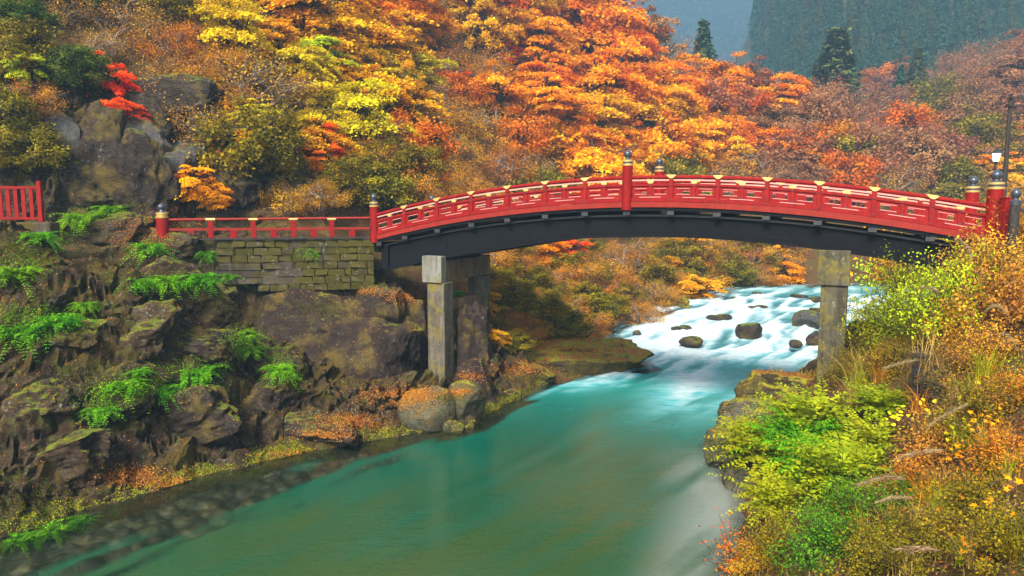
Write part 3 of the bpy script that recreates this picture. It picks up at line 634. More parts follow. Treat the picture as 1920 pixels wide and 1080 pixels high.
# ------------------------------------------------------------------ low approach railing on the wall
RA = np.array([-17.45, 36.0]); RB = np.array([-7.95, 38.45]); RL = np.linalg.norm(RB - RA); RU = (RB - RA) / RL; RANG = math.atan2(RU[1], RU[0]); RZ = 8.38
rail = thing('approach_railing', 'low faded red railing running along the mossy wall to the bridge', 'railing', (*RA, RZ), RANG)
def rp(name, mb, mat, smooth=False): return mb.obj(name, M[mat], rail, smooth=smooth)
rp('top_rail', MB().tube([(.2, 0, 1.03), (RL + .36, 0, 1.09)], .07, 10), 'red_old', True)
rp('middle_rail', MB().box((.2, -.065, .47), (RL + .36, .065, .60), .012), 'red_old')
rp('ground_rail', MB().box((.2, -.09, .0), (RL + .36, .09, .09), .01), 'wood_dark')
def t_of(u):      # along-rail distance seen at column u
    d = ray(u, 420)[:2]; n = np.array([-RU[1], RU[0]]); q = d * ((n @ RA) / (n @ d)); return float((q - RA) @ RU)
for u in (395, 475, 550, 622):
    x = t_of(u); rp('post', MB().box((x - .13, -.07, .095), (x + .13, .07, .97), .01), 'red')
    rp('gilt_cap', MB().tube([(x - .22, 0, 1.035), (x + .22, 0, 1.038)], .084, 10), 'gold', True)
for u in (357, 437, 513, 588, 660):
    x = t_of(u); rp('block', MB().box((x - .17, -.075, .095), (x + .17, .075, .465), .01), 'red')
np_ = MB().lathe([(.29, -.4), (.29, 1.12)], 20).obj('newel_post', M['red'], rail, smooth=True)
MB().lathe([(.30, 1.12), (.31, 1.2), (.26, 1.205), (.26, 1.3), (.29, 1.305), (.29, 1.38), (.22, 1.4)], 18).obj('collar', M['gold'], np_, smooth=True)
MB().lathe([(.21, 1.395), (.15, 1.45), (.13, 1.52), (.18, 1.58), (.21, 1.66), (.19, 1.74), (.08, 1.84), (.01, 1.88)], 16).obj('finial', M['bronze'], np_, smooth=True)
# stone retaining wall under the approach: coursed stones, two long slabs at its left foot
wall = thing('retaining_wall', 'mossy coursed stone wall carrying the low approach railing', 'stone wall', (RA[0], RA[1], 5.6), RANG)
rw = random.Random(3)
CH = .385; ztop = RZ - 5.6 - .03
stone_var = []
for k in range(6):
    b = MB().box((-.5, -.5, -.5), (.5, .5, .5), .07); m = b.mesh('stone')
    for vv in m.vertices: vv.co += Vector((rw.uniform(-.09, .09), rw.uniform(-.1, .1), rw.uniform(-.09, .09)))
    m.materials.append(M['wall_stone']); stone_var.append(m)
def stone(x0, x1, z0, z1, mesh=None, mat=None):
    m = rw.choice(stone_var); o = link('stone', m, None, wall); dpt = .62
    o.location = ((x0 + x1) / 2, .02 + rw.uniform(-.05, .05) + dpt / 2, (z0 + z1) / 2); o.scale = (x1 - x0 - .02, dpt, z1 - z0 - .02)
    if mat: o.material_slots[0].link = 'OBJECT'; o.material_slots[0].material = M[mat]
XE = RL + .55
nc = 7
for c in range(nc):
    z1 = ztop - c * CH; z0 = z1 - CH; x = 2.6 - .1 * c + rw.uniform(-.2, .2)
    if c in (3, 4, 5):
        xs_ = [x, 4.6, 6.3] if c != 4 else [x, 5.3, 6.6]
        for q0, q1 in zip(xs_[:-1], xs_[1:]): stone(q0, q1, z0, z1, mat='wall_slab')
        x = xs_[-1]
    if c == 6: x = 4.4
    while x < XE:
        x1 = min(XE, x + rw.uniform(.30, .95)); 
        if XE - x1 < .25: x1 = XE
        stone(x, x1, z0, z1); x = x1
MB().box((2.6, .5, ztop - nc * CH), (XE - .1, 1.7, ztop - .02)).obj('wall_core', M['wall_slab'], wall)
MB().box((-.2, .3, ztop - .7), (XE + .3, 3.2, ztop + .0), .03).obj('walkway_slab', M['wall_slab'], wall)
# ------------------------------------------------------------------ red picket fence on its stone base at far left
p0 = PY(78, 412, 30.5); fz = p0[2]
fence = thing('picket_fence', 'bright red wooden picket fence on a stone kerb at the far left', 'fence', (p0[0], p0[1], fz), R(3))
MB().box((-.09, -.09, -.1), (.09, .09, 1.62), .012).obj('post', M['red'], fence)
MB().box((-4.3, -.05, 1.28), (-.095, .05, 1.40), .01).obj('rail', M['red'], fence); MB().box((-4.3, -.05, .0), (-.095, .05, .10), .01).obj('rail', M['red'], fence)
MB().box((-2.95, -.09, -.1), (-2.77, .09, 1.62), .012).obj('post', M['red'], fence)
sm = MB().box((-.085, -.026, .105), (.085, .026, 1.275), .006).mesh('slat'); sm.materials.append(M['red'])
for k in range(13):
    x = -.36 - .315 * k
    if abs(x + 2.86) < .16: continue
    o = link('slat', sm, None, fence, (x, 0, 0))
MB().box((-4.6, -.3, -.75), (.5, .45, -.105), .04).obj('kerb', M['wall_slab'], fence)
# ------------------------------------------------------------------ right end: lamp post, pole, approach posts
def at(u, v, Y): return PY(u, v, Y)
q = at(1867, 305, 33); zb = 8.4
lamp = thing('lamp_post', 'lit white lantern on a slim black post behind the right bridge end', 'street lamp', (q[0], q[1], zb))
h = q[2] - zb
MB().tube([(0, 0, 0), (0, 0, h)], [.07, .05], 8).obj('post', M['metal_black'], lamp, smooth=True)
MB().lathe([(.12, h), (.14, h + .05), (.05, h + .06)], 6).obj('lamp_base', M['metal_black'], lamp)
te = NT('lamp_glass'); em = te.n('Emission', Color=(1.0, 0.86, 0.72), Strength=1.1); te.done(em); M['lamp'] = te.m
MB().lathe([(.13, h + .065), (.20, h + .40)], 6).obj('lamp_glass', M['lamp'], lamp)
MB().lathe([(.31, h + .405), (.29, h + .45), (.12, h + .56), (.03, h + .66)], 6).obj('lamp_roof', M['metal_black'], lamp)
for k in range(6):
    t_ = math.pi * k / 3; MB().tube([(.135 * math.cos(t_), .135 * math.sin(t_), h + .06), (.205 * math.cos(t_), .205 * math.sin(t_), h + .405)], .013, 4).obj('lamp_bar', M['metal_black'], lamp)
MB().tube([(0, 0, h - .55), (.75, -.1, h - .5)], .018, 5).obj('bracket', M['metal_black'], lamp)
q = at(1896, 176, 38)
pole = thing('utility_pole', 'tall thin dark utility pole with two crossarms above the right bank', 'utility pole', (q[0], q[1], 8.0))
h = q[2] - 8.0
MB().tube([(0, 0, 0), (0, 0, h)], [.15, .095], 10).obj('mast', M['wood_dark'], pole, smooth=True)
for z in (h - .2, h - .62): MB().box((-.12, -.16, z - .05), (1.6, -.085, z + .05)).obj('crossarm', M['wood_dark'], pole)
for x in (.5, 1.0, 1.45): MB().lathe([(.05, h - .15), (.07, h - .10), (.05, h - .02), (.02, h)], 8, (x, -.12, 0)).obj('insulator', M['bronze'], pole)
q = at(1889, 372, 26.2)
post = thing('railing_post', 'short square red post at the right edge beside the big bridge post', 'post', (q[0], q[1], 8.3))
MB().box((-.17, -.17, 0), (.17, .17, q[2] - 8.3), .02).obj('shaft', M['red'], post); MB().box((-.19, -.19, q[2] - 8.295), (.19, .19, q[2] - 8.24), .01).obj('cap', M['red_old'], post)
q = at(1906, 352, 25.4)
post = thing('railing_post', 'dark finial post at the right edge of the bridge approach', 'post', (q[0], q[1], 8.3)); h = q[2] - 8.3
MB().lathe([(.16, 0), (.16, h - .62)], 14).obj('shaft', M['wood_dark'], post, smooth=True)
MB().lathe([(.18, h - .615), (.18, h - .45), (.10, h - .42), (.09, h - .36), (.16, h - .26), (.15, h - .14), (.05, h - .03), (.01, h)], 14).obj('finial', M['bronze'], post, smooth=True)
MB().box((.17, -.05, h - .85), (2.2, .05, h - .72), .01).obj('rail', M['wood_dark'], post)
# ------------------------------------------------------------------ rocks
BVH_EXTRA = []       # vertices and faces of the rocks, so that plants and leaves can rest on them
def rock_geo(seed, n=20, cuts=7, rough=0.16, rnd=0.75, fscale=1.6):
    """unit rock: a cube grid pushed towards a ball, cut flat by random planes and roughened"""
    r = np.random.default_rng(seed); g = np.linspace(-1, 1, n + 1); V = []; F = []
    for ax in range(3):
        for sgn in (-1, 1):
            a, b = np.meshgrid(g, g, indexing='ij'); c = np.full_like(a, sgn); p = [None] * 3; p[ax] = c; p[(ax + 1) % 3] = a; p[(ax + 2) % 3] = b
            base = len(V) * (n + 1) ** 2; i = np.arange((n + 1) ** 2).reshape(n + 1, n + 1) + base
            f = np.stack([i[:-1, :-1], i[1:, :-1], i[1:, 1:], i[:-1, 1:]], -1).reshape(-1, 4); F.append(f if sgn > 0 else f[:, ::-1]); V.append(np.stack(p, -1).reshape(-1, 3))
    V = np.vstack(V); F = np.vstack(F)
    key = np.round(V * 1e4).astype(np.int64); _, first, inv = np.unique(key, axis=0, return_index=True, return_inverse=True); V = V[first]; F = inv.reshape(-1)[F]
    sph = V / np.linalg.norm(V, axis=1, keepdims=True); V = V * (1 - rnd) + sph * rnd
    for k in range(cuts):
        d = r.normal(size=3); d /= np.linalg.norm(d); o = r.uniform(.55, .9); e = V @ d - o; V = V - np.where(e > 0, e * .93, 0)[:, None] * d
    d = V / np.linalg.norm(V, axis=1, keepdims=True)
    V = V + d * (rough * (ridge(V * fscale + seed * 3.1, seed, 5))[:, None] + rough * .5 * fbm(V * fscale * 3 + seed, seed + 5, 3)[:, None])
    return V, F
def rock(name, label, cat, loc, size, mat, seed, rz=0.0, tilt=0.0, group=None, **kw):
    V, F = rock_geo(seed, **kw); V = V * (np.array(size) / 2)
    c, s = math.cos(tilt), math.sin(tilt); V = V @ np.array([[c, 0, -s], [0, 1, 0], [s, 0, c]])
    c, s = math.cos(rz), math.sin(rz); V = V @ np.array([[c, s, 0], [-s, c, 0], [0, 0, 1]])
    o = link(name, mkmesh(name, V, F, smooth=name in ('boulder', 'river_rock')), M[mat], None, tuple(loc)); tag(o, label, cat, group)
    BVH_EXTRA.append((V + np.array(loc), F)); return o
def rk(u, v, Y, wpx, hpx, dep, mat, seed, label, name='rock', **kw):
    """rock whose outline is centred on (u, v) and spans wpx x hpx at distance Y"""
    m = Y / FPX; return rock(name, label, 'rock', PY(u, v, Y), (wpx * m * 1.12, dep, hpx * m * 1.12), mat, seed, **kw)
# the two round boulders and the big rocks round the left pier
rk(803, 770, 32.3, 100, 92, 2.0, 'rock_green', 11, 'rounded pale green boulder at the foot of the left stone pier', 'boulder', n=26, cuts=2, rough=.07, rnd=.95)
rk(872, 756, 32.8, 72, 80, 1.6, 'rock_green', 12, 'rounded boulder with an orange edge beside the pale green boulder', 'boulder', n=26, cuts=2, rough=.08, rnd=.95)
rk(850, 800, 31.7, 36, 28, .8, 'rock_green', 13, 'small stone wedged below the two round boulders', 'boulder', n=16, cuts=3, rough=.08)
rk(722, 776, 33.0, 122, 80, 2.2, 'rock_dark', 14, 'dark angular rock under orange fallen leaves left of the round boulders', n=26, cuts=9, rough=.12, tilt=.25)
rk(752, 648, 38.4, 100, 190, 1.8, 'rock_cliff', 15, 'tall upright rock with an orange leafy top left of the stone pier', n=34, cuts=6, rough=.16, rnd=.55)
rk(886, 648, 38.4, 64, 150, 1.6, 'rock_cliff', 16, 'narrow rock pillar standing right of the left stone pier', n=40, cuts=9, rough=.22, rnd=.4)
rk(896, 738, 36.0, 80, 110, 2.0, 'rock_cliff', 17, 'brown broken rock under the grey rock pillar at the water', n=30, cuts=8, rough=.15, rnd=.6)
rk(650, 652, 36.7, 290, 205, 2.8, 'rock_cliff', 18, 'broad brown cliff face under the mossy stone wall', 'cliff_rock', n=64, cuts=9, rough=.12, rnd=.3, fscale=2.0)
rk(705, 590, 37.3, 90, 90, 1.8, 'rock_cliff', 21, 'upper right shoulder of the brown cliff under the wall end', 'cliff_rock', n=36, cuts=8, rough=.15, rnd=.4)
rk(585, 600, 36.9, 120, 90, 1.8, 'rock_cliff', 22, 'upper left shoulder of the brown cliff beside the dark hollow', 'cliff_rock', n=36, cuts=8, rough=.15, rnd=.4)
rk(606, 742, 34.6, 120, 70, 2.0, 'rock_dark', 19, 'dark smooth rock in the hollow below the cliff face', n=26, cuts=4, rough=.1)
# outcrop blocks on the left
for k, (u, v, Y, wp, hp, dp, mt, lb, tl) in enumerate([
    (190, 440, 31.2, 190, 110, 2.4, 'rock_brown', 'brown broken rock forming the top of the left outcrop', -.2),
    (330, 560, 29.4, 210, 130, 2.4, 'rock_brown', 'brown block with pale lichen under the bright green fern ledge', .25),
    (405, 590, 29.8, 90, 120, 1.8, 'rock_brown', 'brown rock at the right shoulder of the outcrop by the dark hollow', .1),
    (265, 640, 28.2, 150, 110, 1.6, 'rock_brown', 'cracked brown rock in the middle of the left outcrop', -.35),
    (375, 655, 28.6, 120, 70, 1.6, 'rock_dark', 'dark overhung rock above the lower fern ledge', .15),
    (110, 640, 26.6, 150, 80, 1.6, 'rock_brown', 'brown rock at the left edge below the fern bank', -.15),
    (60, 760, 24.6, 150, 90, 1.6, 'rock_brown', 'low brown rock at the lower left edge', .1),
    (215, 765, 25.6, 200, 110, 1.7, 'rock_dark', 'lichen spotted dark rock left of the leaning slabs', -.5),
    (350, 790, 26.9, 250, 110, 1.7, 'rock_dark', 'dark leaning rock slab with pale lichen above the waterline', -.45),
    (480, 770, 28.4, 200, 110, 1.8, 'rock_dark', 'grey brown rock slab sloping to the water right of the leaning slab', -.35),
    (520, 700, 29.3, 120, 110, 1.6, 'rock_brown', 'brown rock under the lowest bright fern at the outcrop tip', .3),
    (120, 860, 23.2, 220, 90, 1.4, 'rock_brown', 'reddish brown rock just above the lower left shore', -.1),
    (590, 800, 30.2, 150, 60, 1.3, 'rock_dark', 'low dark rock at the waterline left of the leaf heap', .1),
    (300, 480, 31.0, 120, 90, 1.8, 'rock_brown', 'small brown rock between the upper fern and the railing post', .2)]):
    h = hitT(u, v); m = h[1] / FPX; dv = ray(u, v); dv = dv / np.linalg.norm(dv)
    rock('rock', lb, 'rock', h + dv * dp * .42, (wp * m * 1.1, dp * 1.3, hp * m * 1.1), mt, 30 + k, n=40, cuts=16, rough=.24, rnd=.45, tilt=tl, rz=.3 * math.sin(k * 2.1), fscale=1.5)
# grey cliff above the walkway
for k, (u, v, Y, wp, hp, dp, lb) in enumerate([
    (120, 315, 38.5, 150, 180, 3.0, 'grey rock wall directly right of the picket fence'), (215, 300, 40.0, 170, 170, 3.0, 'pale grey cliff block above the outcrop top'),
    (300, 320, 40.6, 130, 130, 3.0, 'weathered grey cliff block above the left railing post'), (25, 260, 38, 130, 150, 3.0, 'shadowed cliff rock behind the picket fence'),
    (400, 350, 41.4, 150, 90, 2.4, 'low grey brown cliff rock above the approach railing'), (520, 375, 42.6, 140, 70, 2.2, 'low brown rock behind the middle of the approach railing'),
    (330, 215, 43.5, 200, 110, 3.0, 'dark cliff rock below the bare trees at upper left'), (170, 360, 37.4, 130, 100, 2.4, 'dark cliff foot right of the picket fence'), (255, 250, 41.5, 140, 130, 2.6, 'dark rock wall under the scarlet tree'), (440, 300, 43, 150, 120, 2.4, 'brown cliff rock under the orange bush above the railing'), (70, 170, 40.5, 140, 130, 2.6, 'shadowed rock high above the picket fence'), (245, 330, 38.0, 140, 150, 2.2, 'rough dark rock between the pale cliff block and the outcrop top'), (180, 290, 38.2, 110, 150, 2.2, 'upright cliff rock just right of the shadowed cliff foot')]):
    rk(u, v, Y, wp, hp, dp, 'rock_grey' if k in (0, 1, 2) else 'rock_dark', 60 + k, lb, 'cliff_rock', n=36, cuts=7, rough=.2, rnd=.5, fscale=1.7)
# low rocks along the far left shore
rk(1085, 678, 44.0, 250, 74, 4.0, 'rock_mossy', 80, 'long low mossy rock jutting into the river beyond the left pier', 'shore_rock', n=44, cuts=5, rough=.13, rnd=.75, rz=.25)
rk(975, 700, 40.6, 110, 60, 3.0, 'rock_mossy', 81, 'leaf covered rock between the pier and the long low rock', 'shore_rock', n=30, cuts=4, rough=.14)
rk(948, 748, 37.0, 60, 36, 1.6, 'rock_mossy', 82, 'small mossy rock at the water right of the broken rock', 'shore_rock', n=20, cuts=4, rough=.12)
rk(1250, 572, 66.5, 86, 34, 3.0, 'rock_mossy', 83, 'mossy rock on the far left shore at the top of the rapids', 'shore_rock', n=24, cuts=5, rough=.16)
rk(1040, 610, 48.5, 90, 80, 2.4, 'rock_mossy', 84, 'mossy rock face above the long low rock', 'shore_rock', n=30, cuts=5, rough=.16)
# stones in the rapids
for k, (u, v, z, wp, hp, lb) in enumerate([
    (1408, 622, .75, 52, 30, 'dark rounded rock in the middle of the rapids'), (1296, 641, .55, 50, 16, 'flat wet rock in the rapids left of the middle rock'),
    (1516, 605, .85, 56, 38, 'large grey rock in the rapids left of the right pier'), (1528, 636, .7, 30, 26, 'small rock below the large grey rock by the right pier'),
    (1530, 566, 1.1, 34, 16, 'upper small rock in the rapids beside the right pier'), (1530, 582, 1.0, 26, 10, 'flat rock just under the upper small rock by the right pier'),
    (1492, 645, .65, 22, 14, 'little dark stone in the white water near the right pier'), (1195, 625, .5, 18, 10, 'tiny mossy stone near the left edge of the rapids'),
    (1420, 552, 1.2, 26, 8, 'flat stone in calm water above the rapids'), (1380, 561, 1.15, 30, 7, 'low wet stone at the lip of the rapids')]):
    d = ray(u, v); p = _C + d * ((z - CAMZ) / d[2]); m = p[1] / FPX
    rock('river_rock', lb, 'rock', p, (wp * m * 1.05, wp * m * .8, hp * m * 1.2), 'rock_wet' if k not in (2, 7) else 'rock_grey', 90 + k, rz=k, n=20, cuts=5, rough=.13, rnd=.8)
RS = [(1215 + 300 * ((k * .618) % 1), 556 + 78 * ((k * .377) % 1)) for k in range(16)]   # small stones
RL_ = {}
for i_, k in enumerate(sorted([k for k in range(0, 16, 2) if not (RS[k][0] < 1250 and RS[k][1] < 585)], key=lambda k: RS[k][0])):
    RL_[k] = 'small wet stone in the white water, ' + ['leftmost', 'second', 'third', 'fourth', 'fifth', 'sixth', 'seventh', 'eighth', 'ninth', 'tenth', 'eleventh', 'twelfth', 'thirteenth', 'fourteenth', 'fifteenth', 'sixteenth'][i_] + (' of the small stones' if i_ == 0 else ' small stone from left')
for k in range(16):
    u = 1215 + 300 * ((k * .618) % 1); v = 556 + 78 * ((k * .377) % 1); z = .3 + .9 * (650 - v) / 100
    if (u < 1250 and v < 585) or k % 2: continue
    d = ray(u, v); p = _C + d * ((z - CAMZ) / d[2]); m = p[1] / FPX; wp = 12 + 16 * ((k * .73) % 1)
    rock('river_rock', RL_[k], 'rock', p, (wp * m * 1.3, wp * m, wp * m * .5), 'rock_wet', 140 + k, rz=k, n=14, cuts=5, rough=.14, rnd=.75)
# right bank rocks
for k, (u, v, Y, wp, hp, dp, mt, lb) in enumerate([
    (1478, 742, 31.0, 170, 90, 2.6, 'rock_mossy', 'brown rock on the right shore left of the right pier'), (1420, 800, 29.0, 130, 90, 2.4, 'rock_green', 'grey mossy rock above the water on the right shore'),
    (1368, 852, 27.4, 90, 90, 2.0, 'rock_green', 'mossy rock at the outermost point of the right shore'), (1620, 632, 33.5, 80, 60, 2.0, 'rock_brown', 'rounded brown rock right of the right pier'),
    (1655, 690, 30.5, 120, 70, 2.0, 'rock_mossy', 'mossy rock behind the grasses right of the right pier'), (1395, 915, 24.8, 70, 70, 1.5, 'rock_green', 'small mossy rock under the feathery shrub at the water'),
    (1760, 722, 22.0, 62, 90, 1.2, 'rock_dark', 'dark upright stone in the grasses of the right bank')]):
    rk(u, v, Y, wp, hp, dp, mt, 110 + k, lb, 'bank_rock', n=28, cuts=6, rough=.15, rnd=.7)
q = PY(1722, 760, 22.5)
dp_ = thing('wooden_post', 'thick dark wooden post standing in the right bank grasses', 'post', (q[0], q[1], q[2] - .6)); MB().box((-.2, -.2, 0), (.2, .2, 2.2), .03).obj('shaft', M['wood_dark'], dp_); MB().box((-.23, -.23, 2.203), (.23, .23, 2.27), .02).obj('cap', M['wood_dark'], dp_)
# one surface to rest plants and leaves on
RV = [TV]; RF = [Q]; nb0 = len(TV)
for v_, f_ in BVH_EXTRA: RV.append(v_); RF.append(f_ + nb0); nb0 += len(v_)
BV = BVHTree.FromPolygons([tuple(p) for p in np.vstack(RV).tolist()], np.vstack(RF).tolist())
def hit(u, v):
    d = Vector(ray(u, v)).normalized(); h = BV.ray_cast(Vector(_C), d)
    return (None, None) if h[0] is None else (np.array(h[0]), np.array(h[1]))
#@@PLANTS
# ------------------------------------------------------------------ foliage generators
def kites(c, nrm, L, Wd, r, axis=None, fold=0.18):
    """one folded four-cornered leaf per centre"""
    n = len(c); nrm = nrm / np.linalg.norm(nrm, axis=1, keepdims=True)
    if axis is None: axis = r.normal(size=(n, 3))
    d = axis - (axis * nrm).sum(1, keepdims=True) * nrm; d /= np.linalg.norm(d, axis=1, keepdims=True) + 1e-9
    s = np.cross(nrm, d); L = np.broadcast_to(L, (n,))[:, None]; Wd = np.broadcast_to(Wd, (n,))[:, None]
    a = c - d * L * .5; b = c + s * Wd * .5 - d * L * .06 + nrm * Wd * fold; e = c + d * L * .5; f = c - s * Wd * .5 - d * L * .06 + nrm * Wd * fold
    V = np.stack([a, b, e, f], 1).reshape(-1, 3); return V, np.arange(4 * n).reshape(n, 4)
def limb(mb, p0, p1, r0, r1, rr, sag=0.1, n=5, seg=4):
    p0, p1 = np.array(p0, float), np.array(p1, float); L = np.linalg.norm(p1 - p0); pts = []
    for i in range(seg + 1):
        t = i / seg; p = p0 + (p1 - p0) * t; p[2] += sag * L * math.sin(math.pi * t); p += rr.normal(size=3) * .045 * L * math.sin(math.pi * t); pts.append(tuple(p))
    mb.tube(pts, [r0 + (r1 - r0) * i / seg for i in range(seg + 1)], n, False); return pts
def make_tree(kind, seed):
    """unit tree: crown radius 1, base at the origin. returns (trunk mesh, crown mesh)"""
    r = np.random.default_rng(seed); mb = MB(); C_ = []; N_ = []; Ls = []; rn = []
    pr = r.uniform(.75, 1.1); pth = r.uniform(.018, .05); droop = r.uniform(.1, .6)
    H = 1.45; lean = r.normal(size=2) * .12
    n_stem = 1 if kind in ('layer', 'round') else 3
    tops = []
    for k in range(n_stem):
        top = np.array([lean[0] + r.normal() * .25 * (n_stem > 1), lean[1] + r.normal() * .25 * (n_stem > 1), H * r.uniform(.85, 1.1)])
        pts = limb(mb, (r.normal() * .05, r.normal() * .05, -.5), top, .075 / n_stem ** .5, .02, r, 0, 6, 6); tops.append(pts)
    npad = {'layer': 46, 'round': 60, 'wisp': 46, 'sparse': 40}[kind]
    for i in range(npad):
        while True:
            d = r.normal(size=3); d /= np.linalg.norm(d); q = r.uniform(.35, 1) ** .6
            p = d * q * np.array([1, 1, .82]); 
            if p[2] > -.75: break
        p = p * (1 + .18 * math.sin(3 * math.atan2(p[1], p[0]) + seed)) + np.array([lean[0], lean[1], 1.25])
        pts = tops[r.integers(n_stem)]; hgt = min(max(p[2] - .35 - .25 * r.random(), .3), H * .95)
        j = min(range(len(pts)), key=lambda k: abs(pts[k][2] - hgt))
        limb(mb, pts[j], p, .030, .009, r, .12 if kind != 'wisp' else .02, 4, 4)
        for _ in range(4 if kind in ('wisp', 'sparse') else 2):
            e = p + r.normal(size=3) * np.array([.3, .3, .2]); limb(mb, p * .6 + np.array(pts[j]) * .4, e, .008, .002, r, .05, 3, 2)
        nl = int({'layer': 150, 'round': 130, 'wisp': 125, 'sparse': 50}[kind] * r.uniform(.5, 1.4))
        out = p - np.array([lean[0], lean[1], 1.1]); out /= np.linalg.norm(out) + 1e-6
        if kind == 'layer':
            R_ = r.uniform(.13, .48) * pr; nl = int(nl * (R_ / .31) ** 1.2) + 20; a = r.uniform(0, 2 * math.pi, nl); q = R_ * np.sqrt(r.random(nl)); o = np.stack([q * np.cos(a), q * np.sin(a) * .75, r.normal(size=nl) * pth], 1)
            o[:, 2] += -droop * (o @ out) * (1.2 - out[2]) - .25 * q * q / R_
            nr = np.array([0, 0, 1.0]) + .55 * r.normal(size=(nl, 3)) + .35 * out
        else:
            sg = {'round': .13, 'wisp': .16, 'sparse': .19}[kind]; o = r.normal(size=(nl, 3)) * np.array([sg, sg, sg * .75]); nr = r.normal(size=(nl, 3)) + .8 * out + np.array([0, 0, .7])
        C_.append(p + o); N_.append(nr); Ls.append(r.uniform(.05, .115, nl) if kind in ('layer', 'round') else r.uniform(.032, .075, nl))
        rn.append(np.clip(r.normal(.5, .2, nl) + r.normal() * .2, 0, 1))
    c = np.vstack(C_); L = np.concatenate(Ls); V, F = kites(c, np.vstack(N_), L, L * .62, r)
    return mb.mesh('trunk', True), mkmesh('crown', V, F, np.concatenate(rn))
def make_cedar(seed, dense=1.0):
    r = np.random.default_rng(seed); mb = MB(); mb.tube([(0, 0, -.4), (0, 0, 1.0), (0, 0, 2.95)], [.055, .04, .004], 6, False); C_ = []; N_ = []; A_ = []; rn = []
    z = .45
    while z < 2.98:
        R_ = .62 * (1 - ((z - .2) / 2.85) ** 1.35) + .03; nb = int(5 + 6 * R_)
        for k in range(nb):
            a = r.uniform(0, 6.283); rl = R_ * r.uniform(.7, 1.15); m = int(22 * dense); t = r.uniform(.15, 1, m); w_ = .10 * r.normal(size=m) * (1.1 - t) + .03 * r.normal(size=m)
            x = rl * t; d = np.array([math.cos(a), math.sin(a)]); s = np.array([-d[1], d[0]])
            C_.append(np.stack([x * d[0] + w_ * s[0], x * d[1] + w_ * s[1], z - .18 * x * t + .05 * r.normal(size=m)], 1)); A_.append(np.tile([d[0], d[1], -.5], (m, 1)) + .4 * r.normal(size=(m, 3)))
            N_.append(np.tile([d[0] * .5, d[1] * .5, .8], (m, 1)) + .35 * r.normal(size=(m, 3))); rn.append(np.clip(r.normal(.45, .2, m) + .2 * (t - .5), 0, 1))
        z += .085
    c = np.vstack(C_); V, F = kites(c, np.vstack(N_), r.uniform(.10, .17, len(c)), .055, r, np.vstack(A_)); return mb.mesh('trunk', True), mkmesh('crown', V, F, np.concatenate(rn))
TREES = {k: [make_tree(k, 100 + 17 * i + ord(k[0])) for i in range(n)] for k, n in (('layer', 8), ('round', 4), ('wisp', 4), ('sparse', 2))}
TREES['cedar'] = [make_cedar(300 + i) for i in range(4)]
for k, L_ in TREES.items():
    for tm, cm in L_: tm.materials.append(M['bark_pale' if k in ('wisp', 'sparse') else 'bark']); cm.materials.append(LM['y'])
PLACED = []
def plant_tree(name, kind, loc, rad, leaf, descr, group, cat='tree', hs=1.0, rz=None):
    tm, cm = TREES[kind][int(rng.integers(len(TREES[kind])))]
    t = thing(name, None, cat, tuple(loc), float(rng.uniform(0, 6.28)) if rz is None else rz, group, (rad, rad, rad * hs))
    link('trunk', tm, None, t); o = link('crown', cm, None, t); o.material_slots[0].link = 'OBJECT'; o.material_slots[0].material = LM[leaf]
    PLACED.append((t, descr, rad, kind)); return t
KIND = {'y': ('layer', 'golden yellow layered maple', 'maple_tree'), 'l': ('layer', 'lime yellow layered maple', 'maple_tree'), 'O': ('layer', 'bright orange maple', 'maple_tree'), 't': ('round', 'rust orange round tree', 'rust_tree'),
        'R': ('layer', 'scarlet red maple', 'maple_tree'), 'P': ('wisp', 'dusky pink brown tree', 'dusky_tree'), 'b': ('wisp', 'thin brown leaved tree', 'brown_tree'), 'w': ('sparse', 'almost bare grey tree', 'bare_tree'),
        'o': ('round', 'olive yellow bushy tree', 'olive_tree'), 'g': ('round', 'dark green bushy tree', 'evergreen_tree'), 'G': ('layer', 'lime green maple', 'maple_tree')}
def crown_at(u, v, code, dpx, hs=None, group='autumn trees on the near hillside', Ymax=None):
    """a tree whose crown is seen around (u, v) with about dpx width, standing on the ground under it"""
    p, _ = None, None
    h = hitT(u, v + dpx * .30)
    if h is None: return
    rad = dpx * .5 * h[1] / FPX * 1.08
    kind, ds, nm = KIND[code]
    if code == 'P' and rng.random() < .55: kind, ds = ('layer', 'dusky pink layered tree') if rng.random() < .5 else ('round', 'dusky pink rounded tree')
    hs = hs or float(rng.uniform(.8, 1.05))
    base = np.array([h[0], h[1], ground(h[0], h[1]) - .1 - .5 * rad * hs])
    plant_tree(nm, kind, base, rad, code, ds, group, hs=hs)
ROWS = [(-22, "ogboyyyOyyOOt"), (30, "gwwolyyOyyOO"), (82, "owwblyyywyOO"), (132, "og.wblylbyOO"), (182, "w..wbllybOOO"), (232, "o..wwllybwOyO"), (282, "o...woylwbyOO"), (330, "....w.oobbwOw"), (368, ".....boobbob")]
for v, s in ROWS:
    for i, ch in enumerate(s):
        for off_ in (0, 50):
            if ch == '.': continue
            nx = s[min(i + 1, len(s) - 1)]; cc = ch if off_ == 0 or rng.random() < .5 or nx == '.' else nx
            if rng.random() < .10: cc = rng.choice(list('ywbot'))
            u = 100 * i + 25 + off_ + rng.uniform(-22, 22); vv = v + rng.uniform(-16, 16)
            d_ = (rng.uniform(85, 130) if rng.random() < .7 else rng.uniform(130, 185)) if cc not in 'bw' else rng.uniform(75, 115)
            if rng.random() < (.30 if u < 560 else .16): continue
            crown_at(u, vv, cc, d_)
